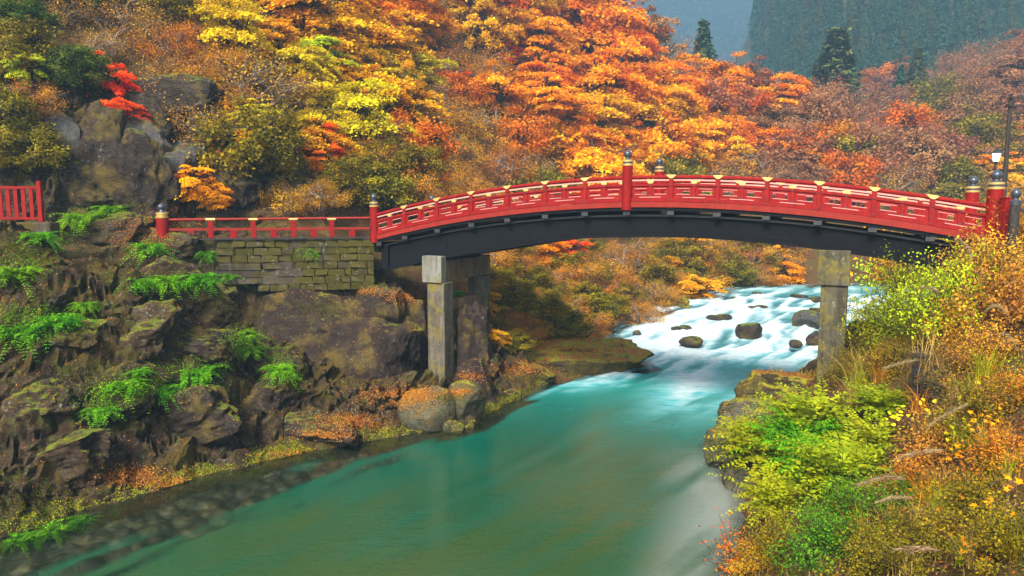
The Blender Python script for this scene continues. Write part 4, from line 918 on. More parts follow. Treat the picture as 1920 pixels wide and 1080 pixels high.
# particular trees of the photograph
for (u, v, c, d_) in [(216, 160, 'R', 92), (240, 205, 'R', 70), (612, 275, 'R', 84), (852, 160, 'R', 60), (975, 328, 'R', 44), (950, 100, 'R', 50), (600, 306, 'O', 80), (612, 125, 'G', 110), (680, 245, 'l', 150), (730, 180, 'l', 130),
                      (60, 168, 'G', 74), (480, 160, 'w', 170), (445, 214, 'y', 70), (462, 292, 'O', 96), (372, 345, 'O', 84), (410, 372, 'y', 60), (360, 300, 'o', 60), (1090, 60, 't', 190), (1110, 170, 'O', 150), (640, 60, 'y', 150), (905, 60, 'y', 120),
                      (735, 158, 'O', 70), (1250, 240, 'y', 150), (1230, 180, 'O', 140), (700, 100, 'y', 150), (560, 170, 'b', 100), (770, 60, 'O', 130), (1000, 20, 'y', 120), (880, 250, 'b', 110), (1040, 230, 'O', 120)]:
    crown_at(u, v, c, d_)
FAR = [(8, "............OP......"), (60, "............OO......"), (92, "............OPP....P"), (125, "............OPOP..PP"), (160, "............OOPOP.PP"), (205, "............OtOPPoPP"), (248, "............yOPPPPoP"), (285, "............yOOtPPoP"), (318, "............yyPPPPOt"), (350, "............owPPwPyo")]
for v, s in FAR:
    for i, ch in enumerate(s):
        for off_ in (0, 33, 66):
            if ch == '.' or (v > 200 and rng.random() < .15): continue
            u = 100 * i + 15 + off_ + rng.uniform(-14, 14); vv = v + rng.uniform(-12, 12); cc = ch if rng.random() < .7 else rng.choice(list('tPPwo'))
            crown_at(u, vv, cc, rng.uniform(78, 118), group='hazy autumn trees up the valley')
for (u, v, c, d_) in [(1532, 262, 'R', 60), (1472, 195, 'R', 66), (1880, 270, 'R', 80), (1300, 215, 'O', 90), (1375, 200, 'O', 100), (1440, 115, 'O', 80)]: crown_at(u, v, c, d_, group='hazy autumn trees up the valley')
# shrubs on the slope seen under the bridge
UB = [(465, "OobORobwboybboyw"), (490, "bobbobwboyobobob"), (515, "obowbobbobobowbO"), (545, "bobobobowbyb..."), (575, "yoboboobb......."), (605, "obbyob.........."), (632, "yob.............")]
for v, s in UB:
    for i, ch in enumerate(s):
        if ch == '.': continue
        crown_at(918 + 37 * i + rng.uniform(-12, 12), v + rng.uniform(-9, 9), ch, rng.uniform(56, 92), hs=.75, group='autumn shrubs on the far shore')
# cedars
def cedar(u, v_top, bvh, hpx, leaf='C', wide=1.0):
    d = Vector(ray(u, v_top + hpx * .8)).normalized(); h = bvh.ray_cast(Vector(_C), d)
    if h[0] is None: return
    Yd = h[0].y; hh = hpx * Yd / FPX
    plant_tree('cedar_tree', 'cedar', (h[0].x, h[0].y, h[0].z - .05 * hh), hh / 3 * wide, leaf, 'CED', 'cedars on the misty far hill', hs=1 / wide)
cells = [(u, v) for v in range(-60, 190, 21) for u in range(1420, 1930, 25)]
for (u, v) in cells:
    edge_u = 1565 - (v + 40) * .38
    if rng.random() < .04: continue
    if v > 150 and u > 1700: continue
    cedar(u + rng.uniform(-10, 10), v + rng.uniform(-9, 9), BVC, rng.uniform(60, 92), 'C' if rng.random() < .72 else 'c', rng.uniform(.75, 1.1))
def cedar_at(u, v_top, Yd, leaf, wide):
    q = PY(u, v_top, Yd); g = ground(q[0], Yd); hh = q[2] - g
    plant_tree('cedar_tree', 'cedar', (q[0], Yd, g - .2), hh / 3 * wide, leaf, 'CED', 'single cedars among the autumn trees', hs=1 / wide)
for (u, v, Yd, lf, wd) in [(1572, 52, 150, 'c', 1.9), (1722, 88, 172, 'c', 1.35), (1785, 78, 178, 'C', 1.2), (1850, 98, 165, 'c', 1.2), (1320, 38, 150, 'C', 1.3), (1172, 2, 140, 'C', 1.4), (1690, 120, 168, 'C', 1.1)]: cedar_at(u, v, Yd, lf, wd)
# the wood on the distant mountain reads as one mass
C_ = []; r = np.random.default_rng(5); nM = 7000
px_ = r.uniform(1080, 1640, nM); pv_ = r.uniform(-60, 190, nM); V_, N_, L_, cl_ = [], [], [], []
for a, b in zip(px_, pv_):
    h = BVM.ray_cast(Vector(_C), Vector(ray(a, b)).normalized())
    if h[0] is None: continue
    k = 9; patch = vn(np.array([h[0].x * .009, h[0].y * .009, 4.0]), 3)
    o = r.normal(size=(k, 3)) * np.array([5, 5, 6]); V_.append(np.array(h[0]) + o + np.array([0, 0, 5])); N_.append(r.normal(size=(k, 3)) + np.array([0, -.6, .8])); L_.append(r.uniform(5, 9, k)); cl_.append(np.clip(np.full(k, .5 + .5 * patch) + r.normal(size=k) * .12, 0, 1))
c = np.vstack(V_); V, F = kites(c, np.vstack(N_), np.concatenate(L_), np.concatenate(L_) * .7, r)
LM['mt'] = leafmat('leaf_mountain', (0.02, 0.05, 0.03), (0.05, 0.07, 0.035), (0.24, 0.10, 0.07))
o = link('mountain_wood', mkmesh('mountain_wood', V, F, np.concatenate(cl_)), LM['mt']); tag(o, 'blue misty wood covering the distant mountain', 'wood', None, 'stuff')
# ---- labels that single each tree out
def landmark(u, v):
    if 440 < v < 660 and u < 1530: return 'under the bridge arch'
    for lim, nm in ((140, 'above the picket fence'), (250, 'above the outcrop top'), (400, 'above the left railing post'), (560, 'above the low railing'), (760, 'above the left bridge post'),
                    (900, 'above the left panels'), (1060, 'left of the middle post'), (1250, 'above the middle post'), (1420, 'right of the middle post'), (1580, 'in the valley centre'), (1740, 'under the cedar hill'), (5000, 'beside the utility pole')):
        if u < lim: return nm.replace('’', "'")
def finish_labels():
    by = {}
    for t, ds, rad, kind in PLACED:
        if ds == 'CED':
            t['label'] = 'dark green cedar in the dense misty wood on the far right hill' if t.get('group') and t.location.y > 185 else None
            if t['label'] is None or t.location.y <= 185: t['label'] = None
        p = np.array(t.location) + np.array([0, 0, 1.2 * rad]); u, v = to_px(p)
        if ds == 'CED' and t.location.y > 185: continue
        if ds == 'CED': ds = 'dark conical cedar among autumn trees'; t['group'] = 'single cedars among the autumn trees'
        tier = '' if v > 440 else 'at the top' if v < 45 else 'high up' if v < 120 else 'halfway up' if v < 215 else 'low down' if v < 300 else 'just behind the rail'
        by.setdefault((ds, tier, landmark(u, v)), []).append((u, v, t))
    ones = ['', 'first', 'second', 'third', 'fourth', 'fifth', 'sixth', 'seventh', 'eighth', 'ninth', 'tenth', 'eleventh', 'twelfth', 'thirteenth', 'fourteenth', 'fifteenth', 'sixteenth', 'seventeenth', 'eighteenth', 'nineteenth', 'twentieth']
    def ordn(k): return 'leftmost' if k == 0 else (ones[k + 1] if k < 20 else 'twenty-' + ones[k - 19]) + ' from left'
    for (ds, tier, lm), L in by.items():
        L.sort(key=lambda a: a[0])
        for k, (u, v, t) in enumerate(L):
            t['label'] = ' '.join((ds + ' ' + tier + ' ' + lm).split()) + ('' if len(L) == 1 else (', rightmost' if k == len(L) - 1 else ', ' + ordn(k)))
finish_labels()
#@@GROUNDCOVER
# ------------------------------------------------------------------ ferns, shrubs, grasses and leaf litter
def frond_mesh(seed, nf, nl, arch_=.55, up=.5, leaf=(.10, .17), wid=.38, spread=(.5, 1.0)):
    """clump of arching pinnate fronds, unit radius"""
    r = np.random.default_rng(seed); C_, N_, A_, L_, rn = [], [], [], [], []
    for k in range(nf):
        a = r.uniform(0, 6.283); ln = r.uniform(*spread); e = r.uniform(.1, 1.0) * up; d = np.array([math.cos(a), math.sin(a)]); t = np.linspace(.12, 1, nl); b0 = r.normal(size=2) * .12
        x = ln * t * math.cos(e * .8); z = ln * (t * math.sin(e) * 1.5 - arch_ * t * t) + .08
        P_ = np.stack([b0[0] + d[0] * x, b0[1] + d[1] * x, z + .18 * (1 - ln)], 1); tg = np.gradient(P_, axis=0); tg /= np.linalg.norm(tg, axis=1, keepdims=True)
        sd_ = np.array([-d[1], d[0], 0]); tone = r.normal() * .15
        for sgn in (-1, 1):
            l_ = r.uniform(*leaf, nl) * (1.15 - .75 * t); ax = sgn * sd_ + .45 * tg + .12 * r.normal(size=(nl, 3))
            C_.append(P_ + ax * l_[:, None] * .5); A_.append(ax); N_.append(np.cross(tg, sd_) * np.sign(np.cross(tg, sd_)[:, 2:3] + 1e-6) + .3 * r.normal(size=(nl, 3))); L_.append(l_); rn.append(np.clip(.5 + tone + .12 * r.normal(size=nl), 0, 1))
    c = np.vstack(C_); L = np.concatenate(L_); V, F = kites(c, np.vstack(N_), L, L * wid, r, np.vstack(A_)); return mkmesh('fronds', V, F, np.concatenate(rn))
def bush_mesh(seed, ns=50, nl=105, leaf=(.028, .062), tall=1.0, sg=.10):
    r = np.random.default_rng(seed); mb = MB(); C_, N_, L_, rn = [], [], [], []
    for k in range(ns):
        a = r.uniform(0, 6.283); e = r.uniform(.15, 1.45); ln = r.uniform(.65, 1.05); d = np.array([math.cos(a) * math.cos(e), math.sin(a) * math.cos(e), math.sin(e) * tall])
        pts = [np.array([0, 0, -.1]) + r.normal(size=3) * .08 * np.array([1, 1, 0])]
        for i in range(1, 6): pts.append(pts[0] + d * ln * i / 5 + np.array([0, 0, -.16 * (i / 5) ** 2 * (1 - e / 1.6)]) + r.normal(size=3) * .025)
        mb.tube([tuple(p) for p in pts], [.011 * (1 - i / 6) + .002 for i in range(6)], 3, False)
        pt = np.array(pts); tt = 5 * r.random(nl) ** .55; i0 = np.minimum(tt.astype(int), 4); f = (tt - i0)[:, None]; base = pt[i0] * (1 - f) + pt[i0 + 1] * f
        C_.append(base + r.normal(size=(nl, 3)) * sg * (.4 + .12 * tt[:, None])); N_.append(r.normal(size=(nl, 3)) + np.array([0, 0, 1.0]) + d * .6); L_.append(r.uniform(*leaf, nl)); rn.append(np.clip(.5 + r.normal() * .17 + .14 * r.normal(size=nl), 0, 1))
    c = np.vstack(C_); L = np.concatenate(L_); V, F = kites(c, np.vstack(N_), L, L * .6, r); return mb.mesh('stems'), mkmesh('leaves', V, F, np.concatenate(rn))
def blades(bx, h, az, lean, wd, r, seg=4):
    """curved grass blades; returns verts and quads"""
    n = len(bx); t = np.linspace(0, 1, seg + 1); d = np.stack([np.cos(az), np.sin(az)], 1); s = np.stack([-d[:, 1], d[:, 0]], 1); V = []
    for k in t:
        x = h * lean * k ** 1.7; z = h * (k - .42 * lean * k ** 2.2); w_ = wd * (1 - k * .92)
        cx = bx[:, 0] + d[:, 0] * x; cy_ = bx[:, 1] + d[:, 1] * x; cz = bx[:, 2] + z
        V += [np.stack([cx - s[:, 0] * w_, cy_ - s[:, 1] * w_, cz], 1), np.stack([cx + s[:, 0] * w_, cy_ + s[:, 1] * w_, cz], 1)]
    V = np.stack(V, 1); m = 2 * (seg + 1); b = np.arange(n)[:, None] * m; F = [np.concatenate([b + 2 * k, b + 2 * k + 1, b + 2 * k + 3, b + 2 * k + 2], 1) for k in range(seg)]
    return V.reshape(-1, 3), np.stack(F, 1).reshape(-1, 4)
def tuft_mesh(seed, n=110, lean=(.2, 1.1)):
    r = np.random.default_rng(seed); bx = r.normal(size=(n, 3)) * np.array([.10, .10, 0]); V, F = blades(bx, r.uniform(.5, 1.1, n), r.uniform(0, 6.283, n), r.uniform(*lean, n), r.uniform(.005, .011, n), r); return mkmesh('blades', V, F, np.repeat(np.clip(r.normal(.5, .22, n), 0, 1), 4))
FERN = [frond_mesh(400 + i, 70, 13) for i in range(3)]; FEATH = [frond_mesh(420 + i, 150, 13, .5, .95, (.09, .16), .52, (.45, 1.05)) for i in range(3)]
BUSH = [bush_mesh(440 + i) for i in range(4)]; THIN = [bush_mesh(460 + i, 16, 16, (.06, .1), 1.1, .08) for i in range(2)]; TUFT = [tuft_mesh(480 + i) for i in range(4)]
for m in FERN + FEATH + TUFT: m.materials.append(LM['f'])
for a, b in BUSH + THIN: a.materials.append(M['bark']); b.materials.append(LM['f'])
def setmat(o, k): o.material_slots[0].link = 'OBJECT'; o.material_slots[0].material = LM[k]
def put(name, label, cat, u, v, dpx, meshes, leaf, group, hs=1.0, sink=.08, rz=None):
    h, nrm = hit(u, v)
    if h is None: return None
    rad = dpx * .5 * h[1] / FPX; t = thing(name, label, cat, (h[0], h[1], h[2] - sink * rad), float(rng.uniform(0, 6.28)) if rz is None else rz, group, (rad, rad, rad * hs))
    ms = meshes[int(rng.integers(len(meshes)))]
    if isinstance(ms, tuple): link('stems', ms[0], None, t); o = link('leaves', ms[1], None, t)
    else: o = link({'fern': 'fronds', 'feathery_shrub': 'sprays'}.get(name, 'blades' if 'grass' in name else 'fronds'), ms, None, t)
    setmat(o, leaf); return t
FG = 'bright green ferns on the left outcrop'
for (u, v, d_, lb) in [(25, 500, 110, 'bright fern patch at the left edge below the picket fence'), (75, 435, 80, 'bright fern tuft just under the picket fence kerb'), (150, 400, 90, 'yellow green fern on the outcrop top right of the fence'),
    (205, 385, 70, 'small fern on the very top of the outcrop'), (285, 455, 80, 'fern at the foot of the left railing post'), (262, 520, 80, 'bright fern left in the upper ledge row'), (318, 515, 90, 'bright fern in the middle of the upper ledge row'),
    (375, 512, 80, 'bright fern right in the upper ledge row'), (425, 512, 60, 'fern at the right tip of the upper ledge'), (30, 605, 120, 'broad fern patch at the left edge halfway down'), (105, 590, 110, 'broad fern patch beside the dark rock halfway down'),
    (160, 565, 60, 'small pointed fern right of the broad patches'), (235, 710, 90, 'fern low on the outcrop left of the large bright fern'), (255, 690, 60, 'small upright fern low on the outcrop'), (300, 720, 90, 'fern just left of the largest lower fern'),
    (368, 688, 100, 'largest bright fern on the lower ledge'), (445, 620, 90, 'bright fern at the shoulder by the dark hollow'), (470, 650, 70, 'fern below the shoulder fern by the dark hollow'), (525, 685, 80, 'bright fern at the right tip of the outcrop'),
    (190, 760, 90, 'dull green fern low on the left outcrop'), (580, 462, 60, 'bright fern growing on the mossy wall'), (510, 470, 40, 'tiny fern on the left of the mossy wall'), (640, 470, 34, 'tiny fern on the right of the mossy wall'),
    (385, 470, 50, 'fern at the left end of the mossy wall'), (95, 985, 90, 'bright fern at the lower left shore'), (40, 1000, 80, 'yellow green fern at the lower left corner shore'), (150, 970, 60, 'small fern on the lower left shore'), (855, 545, 44, 'tiny fern on the tall rock beside the stone pier')]:
    put('fern', lb, 'fern', u, v + d_ * .2, d_ * 1.35, FERN, 'f', FG, 1.25)
# right bank shrubs
for (u, v, d_, lf, lb) in [(1530, 800, 260, 'm', 'feathery yellow green shrub at the foot of the right pier'), (1450, 860, 250, 'm', 'feathery yellow green shrub overhanging the water'), (1580, 900, 300, 'm', 'largest feathery yellow green shrub on the right bank'),
    (1470, 955, 240, 'm', 'lowest feathery shrub above the pale water'), (1640, 840, 220, 'm', 'feathery shrub left of the yellow leaved plant'), (1415, 830, 170, 'm', 'small feathery shrub at the rocky point'), (1660, 770, 190, 'm', 'feathery shrub below the dark wooden post'), (1540, 880, 240, 'f', 'greener feathery shrub in the middle of the group'),
    (1500, 830, 220, 'f', 'darker feathery shrub behind the yellow green ones')]:
    put('feathery_shrub', lb, 'shrub', u, v, d_ * 1.05, FEATH, lf, 'feathery shrubs on the right bank', .85)
for (u, v, d_, lf, lb) in [(1600, 985, 200, 'k', 'deep green undergrowth bush below the feathery shrubs'), (1550, 1040, 190, 'k', 'deep green bush near the bottom edge'), (1690, 960, 160, 'k', 'deep green bush beside the pale grass plume'), (1460, 1040, 170, 'o', 'olive bush at the bottom edge by the water'),
    (1640, 1070, 200, 'o', 'olive bush at the bottom edge right of the deep green bush'), (1740, 505, 150, 'o', 'olive leaved bush against the black girder end'), (1810, 500, 150, 'w', 'tan bush under the right end of the red railing'), (1885, 480, 150, 'b', 'brown bush at the foot of the big red post'),
    (1720, 570, 160, 'o', 'olive bush right of the white rapids'), (1690, 545, 110, 'O', 'orange bush tip beside the rapids and right pier'), (1800, 590, 170, 'G', 'lime bush in the middle of the right thicket'), (1885, 600, 170, 'w', 'tan bush at the right edge of the thicket'),
    (1700, 620, 120, 'm', 'green bush above the dark wooden post'), (1800, 640, 120, 'b', 'brown bush right above the dark upright stone'), (1860, 690, 170, 'w', 'tan bush at right edge halfway down'), (1850, 790, 180, 'o', 'olive bush right of the yellow leaved plants'),
    (1760, 850, 180, 'w', 'tan thicket below the yellow leaved plants'), (1880, 880, 190, 'b', 'orange brown bush at the right edge low down'), (1720, 930, 170, 'b', 'brown thicket right of the pale grass plume'), (1820, 960, 190, 'o', 'olive yellow bush near the lower right corner'),
    (1730, 1050, 200, 'o', 'olive bush at the bottom edge near the corner'), (1880, 1040, 220, 'o', 'olive brown bush in the lower right corner'), (1660, 690, 130, 'o', 'olive bush behind the wooden post'), (1590, 700, 100, 'o', 'low olive bush right of the pier foot'),
    (1850, 540, 140, 'w', 'tan bush below the big red post'), (1420, 1060, 120, 'b', 'brown twiggy bush at the bottom edge beside the water'), (1900, 760, 150, 'b', 'brown orange bush cut by the right edge'), (1690, 600, 170, 'm', 'green bush beside the white water right of the pier'), (1760, 450, 140, 'o', 'olive bush in front of the end of the black girder'), (1840, 450, 130, 'o', 'olive bush right under the railing end'), (1640, 650, 110, 'o', 'olive bush at the foot of the rounded brown rock'), (1910, 430, 120, 'w', 'tan bush at the right edge below the finial post')]:
    put('bush', lb, 'bush', u, v, d_ * (1.25 if v > 640 else 1.5), BUSH, lf, 'bushes on the right bank', 1.0 if v > 640 else 1.25)
for (u, v, d_, lf, lb, tl) in [(1385, 1060, 170, 't', 'thin red leaved sapling leaning over the pale water', -.5), (1660, 520, 230, 'y', 'thin leafy sprig reaching across the black girder', -.55), (1720, 500, 190, 'w', 'tall thin sprig in front of the girder end', -.15), (1640, 560, 170, 'G', 'thin sprig hanging in front of the right pier head', -.7), (1790, 470, 130, 'y', 'thin sprig under the red railing end', 0)]:
    t = put('sapling', lb, 'sapling', u, v, d_, THIN, lf, 'thin saplings on the right bank', 1.3)
    if t: t.rotation_euler = (0, tl, 0)
TUFTS = []
for k in range(84):
    u = rng.uniform(1600, 1915); v = rng.uniform(470, 1075)
    if u < 1700 and v < 640: continue
    lf = rng.choice(['s', 'b', 'w', 'o', 's', 'm'])
    TUFTS.append(put('grass_tuft', {'s': 'pale straw', 'b': 'brown', 'w': 'tan', 'o': 'olive', 'm': 'green'}[lf] + ' tuft of arching grass on the right bank', 'grass', u, v, rng.uniform(120, 230), TUFT, lf, {'s': 'straw', 'b': 'brown', 'w': 'tan', 'o': 'olive', 'm': 'green'}[lf] + ' grass tufts on the right bank', .9))
_by = {}
for t in TUFTS:
    if t: _by.setdefault(t['group'], []).append((to_px(t.location)[0], t))
_on = ['leftmost', 'second', 'third', 'fourth', 'fifth', 'sixth', 'seventh', 'eighth', 'ninth', 'tenth', 'eleventh', 'twelfth', 'thirteenth', 'fourteenth', 'fifteenth', 'sixteenth', 'seventeenth', 'eighteenth', 'nineteenth', 'twentieth', 'twenty-first', 'twenty-second', 'twenty-third', 'twenty-fourth', 'twenty-fifth', 'twenty-sixth', 'twenty-seventh', 'twenty-eighth', 'twenty-ninth', 'thirtieth', 'thirty-first', 'thirty-second', 'thirty-third', 'thirty-fourth', 'thirty-fifth', 'thirty-sixth', 'thirty-seventh', 'thirty-eighth', 'thirty-ninth', 'fortieth']
for g_, L_ in _by.items():
    for k, (u, t) in enumerate(sorted(L_, key=lambda a: a[0])): t['label'] = t['label']  + (', leftmost of these' if k == 0 else ', ' + _on[min(k, 39)] + ' from left of these')
# plume grass
def plume(label, u0, v0, u1, v1, Yd, bend=.35, n=150, wid=.06):
    p0 = PY(u0, v0, Yd); p1 = PY(u1, v1, Yd - .3); r = np.random.default_rng(int(u0 * 7 + v0)); L = np.linalg.norm(p1 - p0)
    t = thing('plume_grass', label, 'grass', tuple(p0), 0, 'plume grasses on the right bank'); q = p1 - p0
    P_ = lambda k: q * k + np.array([0, 0, bend * L * (math.sin(math.pi * k * .9) if True else 0)])
    pts = [tuple(P_(i / 10)) for i in range(11)]; MB().tube(pts, [.008 - .0005 * i for i in range(11)], 4, False).obj('stalk', LM['s'], t)
    k = r.uniform(.55, 1.0, n); c = np.array([P_(x) for x in k]); tg = np.array([P_(min(1.02, x + .02)) - P_(x - .02) for x in k]); tg /= np.linalg.norm(tg, axis=1, keepdims=True)
    ax = tg + .13 * r.normal(size=(n, 3)) + np.array([0, 0, -.16]); ln = L * r.uniform(.06, .16, n) * (1.25 - abs(k - .75)); V, F = kites(c + ax * ln[:, None] * .4, r.normal(size=(n, 3)), ln, .010, r, ax); o = link('plume', mkmesh('plume', V, F, r.random(n)), LM['F'], t)
for a in [('grass plume arching left above the deep green bush', 1790, 970, 1618, 918, 15.5, .22), ('second thin plume just under the arching one', 1780, 985, 1650, 948, 15.3, .20), ('feathery plume pointing left above the wooden post', 1800, 690, 1660, 695, 20.5, .12),
          ('plume bowing down at the right edge of the thicket', 1820, 720, 1905, 672, 17.5, .75), ('plume bowing right below the big red post', 1800, 690, 1880, 600, 18, .5), ('pale plume lying over the yellow leaved plants', 1900, 740, 1745, 800, 16.5, .1),
          ('golden plume near the bottom right', 1850, 1080, 1690, 1035, 12.3, .12), ('pale plume in front of the tan bush', 1800, 600, 1730, 545, 21, .2), ('pale plume tip beneath the red railing end', 1850, 560, 1800, 455, 21, .15), ('plume leaning left under the yellow leaves', 1860, 870, 1690, 862, 15.8, .12)]: plume(*a)
# plants with large separate leaves
def leaf_shape(kind):
    if kind == 'palmate':
        pts = []
        for a, rr in ((-150, .30), (-120, .52), (-92, .26), (-60, .85), (-32, .40), (0, 1.05), (32, .40), (60, .85), (92, .26), (120, .52), (150, .30)): pts.append((rr * math.cos(R(a)), rr * math.sin(R(a))))
    else: pts = [(-.5, .0), (-.42, .38), (-.05, .55), (.4, .38), (.95, 0), (.4, -.38), (-.05, -.55), (-.42, -.38)]
    V = [(0, 0, .10)] + [(x, y, -.10 * (x * x + y * y)) for x, y in pts]; n = len(pts)
    F = [(0, i + 1, i + 2) for i in range(n - 1)] + ([(0, n, 1)] if kind != 'palmate' else [(0, n, 1)])
    return mkmesh('leaf', V, np.array(F), np.full(len(F), .5))
LEAFM = {}
def bigleaf(label, u, v, dpx, kind, leaf, n, size, seed):
    h, _ = hit(u, v)
    if h is None: return
    r = np.random.default_rng(seed); rad = dpx * .5 * h[1] / FPX; t = thing('leafy_plant', label, 'plant', tuple(h - np.array([0, 0, .1])), 0, 'large leaved plants on the right bank'); mb = MB()
    if (kind, leaf) not in LEAFM: m = leaf_shape(kind); m.materials.append(LM[leaf]); LEAFM[(kind, leaf)] = m
    to_cam = np.array([0, -1, .45])
    for k in range(n):
        d = r.normal(size=3); d[2] = abs(d[2]) + .3; d[1] -= .5; d /= np.linalg.norm(d); e = d * rad * r.uniform(.5, 1.05); b = r.normal(size=3) * .05
        mb.tube([tuple(b), tuple(b * .5 + e * .5 + np.array([0, 0, .12 * rad])), tuple(e)], [.008, .006, .003], 3, False)
        nz = np.array([0, 0, 1.0]) + to_cam * .7 + .45 * r.normal(size=3); nz /= np.linalg.norm(nz); x = d - (d @ nz) * nz + .4 * r.normal(size=3); x -= (x @ nz) * nz; x /= np.linalg.norm(x); y = np.cross(nz, x)
        o = link('leaf', LEAFM[(kind, leaf)], None, t); s = size * r.uniform(.7, 1.2); o.matrix_local = Matrix(((x[0] * s, y[0] * s, nz[0] * s, e[0]), (x[1] * s, y[1] * s, nz[1] * s, e[1]), (x[2] * s, y[2] * s, nz[2] * s, e[2]), (0, 0, 0, 1)))
    mb.obj('stems', M['bark'], t)
bigleaf('bright yellow large leaved plant left of the dark upright stone foot', 1715, 800, 130, 'round', 'Y', 39, .105, 1); bigleaf('bright yellow large leaved plant below the dark upright stone', 1785, 815, 130, 'round', 'Y', 42, .105, 2)
bigleaf('yellow green plant with large leaves near the right edge', 1855, 760, 120, 'round', 'Y', 36, .095, 3); bigleaf('golden large leaved plant under the yellow green one', 1860, 810, 110, 'palmate', 'y', 26, .11, 4)
bigleaf('orange palmate leaved plant low in the thicket', 1785, 1000, 110, 'palmate', 'O', 26, .10, 5); bigleaf('orange palmate leaved plant near the right edge', 1890, 960, 170, 'palmate', 'O', 30, .11, 6)
bigleaf('orange palmate leaved plant under the brown bush', 1795, 870, 90, 'palmate', 'O', 20, .10, 7); bigleaf('orange palmate leaved plant at the bottom right', 1850, 1050, 120, 'palmate', 'O', 22, .09, 8)
bigleaf('yellow large leaved plant by the girder end', 1800, 470, 90, 'round', 'Y', 20, .09, 9)
# leaf litter and low cover: nobody could count it
def scatter(name, label, n, x0, x1, y0, y1, cond, leaf, size, up=True, seed=1, lift=.02):
    r = np.random.default_rng(seed); X_, Y_ = r.uniform(x0, x1, n), r.uniform(y0, y1, n); C_, N_ = [], []
    for a, b in zip(X_, Y_):
        h = BV.ray_cast(Vector((a, b, 60)), Vector((0, 0, -1)))
        if h[0] is None or h[0].z < .03: continue
        if cond(a, b, h[0].z, h[1].z): C_.append(h[0]); N_.append(h[1])
    c = np.array([tuple(p) for p in C_]); nr = np.array([tuple(p) for p in N_]); m = len(c); nr *= np.sign(nr[:, 2:3] + 1e-6)
    if up: V, F = kites(c + nr * lift, nr + .35 * r.normal(size=(m, 3)), r.uniform(*size, m), r.uniform(size[0], size[1], m) * .6, r); rn = np.clip(r.normal(.5, .22, m), 0, 1)
    else: V, F = blades(c, r.uniform(*size, m), r.uniform(0, 6.28, m), r.uniform(.3, 1.1, m), np.full(m, .010), r, 3); rn = np.repeat(np.clip(r.normal(.5, .22, m), 0, 1), 3)
    o = link(name, mkmesh(name, V, F, rn), LM[leaf]); return tag(o, label, name.replace('_', ' '), None, 'stuff')
nz2 = lambda a, b, s, k=.35: float(vn(np.array([a * k, b * k, 1.5]), s))
scatter('fallen_leaves', 'orange brown fallen leaves lying over the left rocks', 26000, -24, 10, 20, 47, lambda a, b, z, n: n > .35 and nz2(a, b, 7, .5) > -.15, 'v', (.045, .085))
scatter('leaf_litter', 'fallen leaves covering the right bank', 16000, 2, 26, 8, 40, lambda a, b, z, n: a > 2 + .2 * b, 'v', (.05, .10), seed=2)
scatter('moss_cover', 'short mossy green growth on the left rocks', 30000, -24, 9, 20, 46, lambda a, b, z, n: n > .3 and nz2(a, b, 17, .6) > .0, 'ms', (.03, .07), seed=3, lift=.03)
def scatter_at(name, label, pts, leaf, size, seed, lift=.03, wob=.4, kind='stuff'):
    r = np.random.default_rng(seed); c = np.array([tuple(p[0]) for p in pts]); nr = np.array([tuple(p[1]) for p in pts]); m = len(c)
    V, F = kites(c + nr * lift * r.uniform(.2, 1.6, (m, 1)), nr + wob * r.normal(size=(m, 3)), r.uniform(*size, m), r.uniform(*size, m) * .6, r)
    return tag(link(name, mkmesh(name, V, F, np.clip(r.normal(.5, .22, m), 0, 1)), LM[leaf]), label, name.replace('_', ' '), None, kind)
def patches(L_, n, seed):
    """surface points seen inside soft elliptical patches"""
    r = np.random.default_rng(seed); out = []
    for (u, v, a, b, k) in L_:
        for _ in range(int(n * k)):
            q = r.normal(size=2) * .5; h = BV.ray_cast(Vector(_C), Vector(ray(u + a * q[0], v + b * q[1])).normalized())
            if h[0] is not None and h[0].y < 60 and h[0].z > .03: out.append((h[0], h[1] if h[1].z > -.2 else -h[1]))
    return out
pts = []; r = np.random.default_rng(44)
for _ in range(26000):
    k = r.uniform(3, 10); i = int(k); p = WL[i] + (WL[i + 1] - WL[i]) * (k - i) + r.normal(size=2) * .55
    h = BV.ray_cast(Vector((p[0], p[1], 30)), Vector((0, 0, -1)))
    if h[0] is not None and .02 < h[0].z < .40 and nz2(p[0], p[1], 27, .5) > -.45: pts.append((h[0], h[1]))
scatter_at('shore_moss', 'yellow green moss along the left waterline', pts, 'm', (.035, .07), 45)
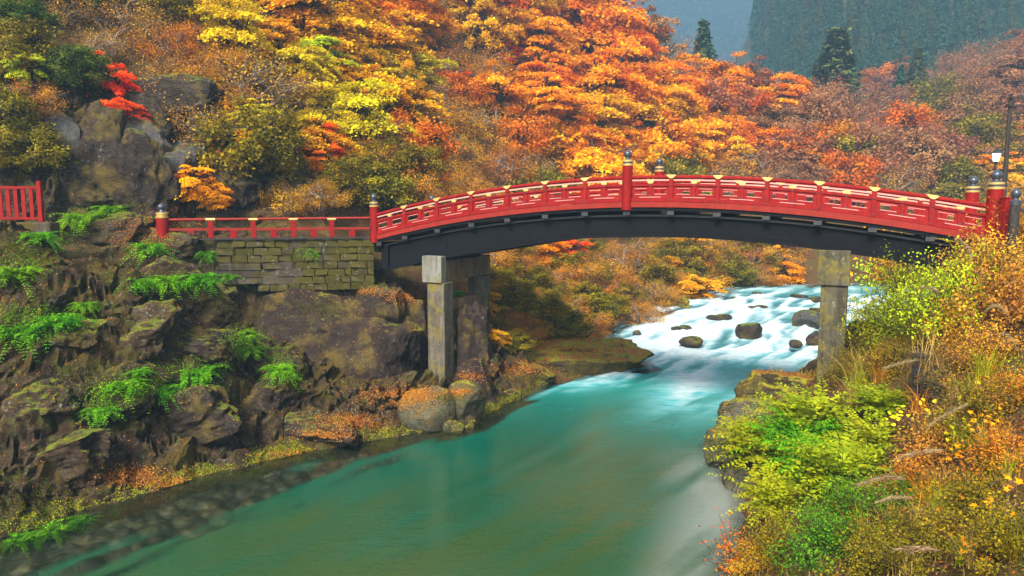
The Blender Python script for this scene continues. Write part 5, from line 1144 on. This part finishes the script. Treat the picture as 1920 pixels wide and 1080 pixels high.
scatter_at('leaf_heap', 'orange fallen leaves heaped on the ledges by the left pier', patches([(740, 745, 75, 22, 1.4), (660, 790, 70, 16, .8), (780, 738, 40, 12, .6), (760, 555, 40, 16, .5), (610, 815, 60, 10, .4), (980, 690, 60, 18, .7), (880, 705, 30, 10, .2), (330, 905, 120, 14, .7), (250, 890, 70, 20, .5), (550, 850, 60, 8, .3), (330, 410, 60, 30, .5), (270, 440, 60, 40, .6), (860, 735, 30, 8, .2), (1080, 655, 90, 10, .5), (690, 545, 30, 8, .2)], 1900, 3), 'v', (.04, .085), 46)
scatter_at('moss_patches', 'soft green moss patches on the left rocks and wall', patches([(50, 470, 80, 45, 1.2), (130, 430, 60, 30, .6), (60, 620, 110, 40, 1.2), (180, 700, 70, 30, .5), (60, 950, 90, 50, .9), (250, 740, 110, 30, .8), (500, 470, 60, 20, .5), (640, 480, 70, 25, .7), (560, 500, 60, 20, .3), (600, 580, 60, 30, .4), (420, 560, 40, 30, .4), (560, 710, 30, 30, .4), (690, 520, 40, 40, .5), (840, 745, 30, 10, .2), (230, 385, 60, 10, .4), (1180, 690, 60, 14, .5), (1000, 710, 50, 10, .4), (960, 755, 30, 14, .3), (1345, 840, 40, 40, .4), (470, 640, 50, 30, .4)], 2600, 4), 'ms', (.03, .06), 47)
scatter_at('fern_carpet', 'bright green low growth between the ferns', patches([(330, 525, 110, 16, .8), (60, 590, 90, 24, .8), (370, 690, 70, 22, .6), (280, 725, 80, 20, .6), (450, 630, 40, 26, .5), (525, 680, 30, 24, .4), (40, 500, 60, 24, .5), (170, 400, 70, 16, .5), (270, 460, 40, 20, .3), (190, 755, 60, 20, .4)], 1500, 5), 'f', (.03, .07), 48, .05, .7)
scatter('meadow_grass', 'short brown and green grass on the right bank', 15000, 2, 26, 8, 42, lambda a, b, z, n: nz2(a, b, 37, .5) > -.1, 'o', (.15, .45), False, seed=5)
scatter('dry_grass', 'short dry grass on the right bank', 9000, 2, 26, 8, 42, lambda a, b, z, n: nz2(a, b, 47, .5) > 0, 's', (.2, .55), False, seed=6)
scatter('ground_ivy', 'low green leaves on the right bank', 14000, 2, 26, 8, 42, lambda a, b, z, n: nz2(a, b, 57, .4) > 0, 'm', (.05, .11), seed=7, lift=.10)
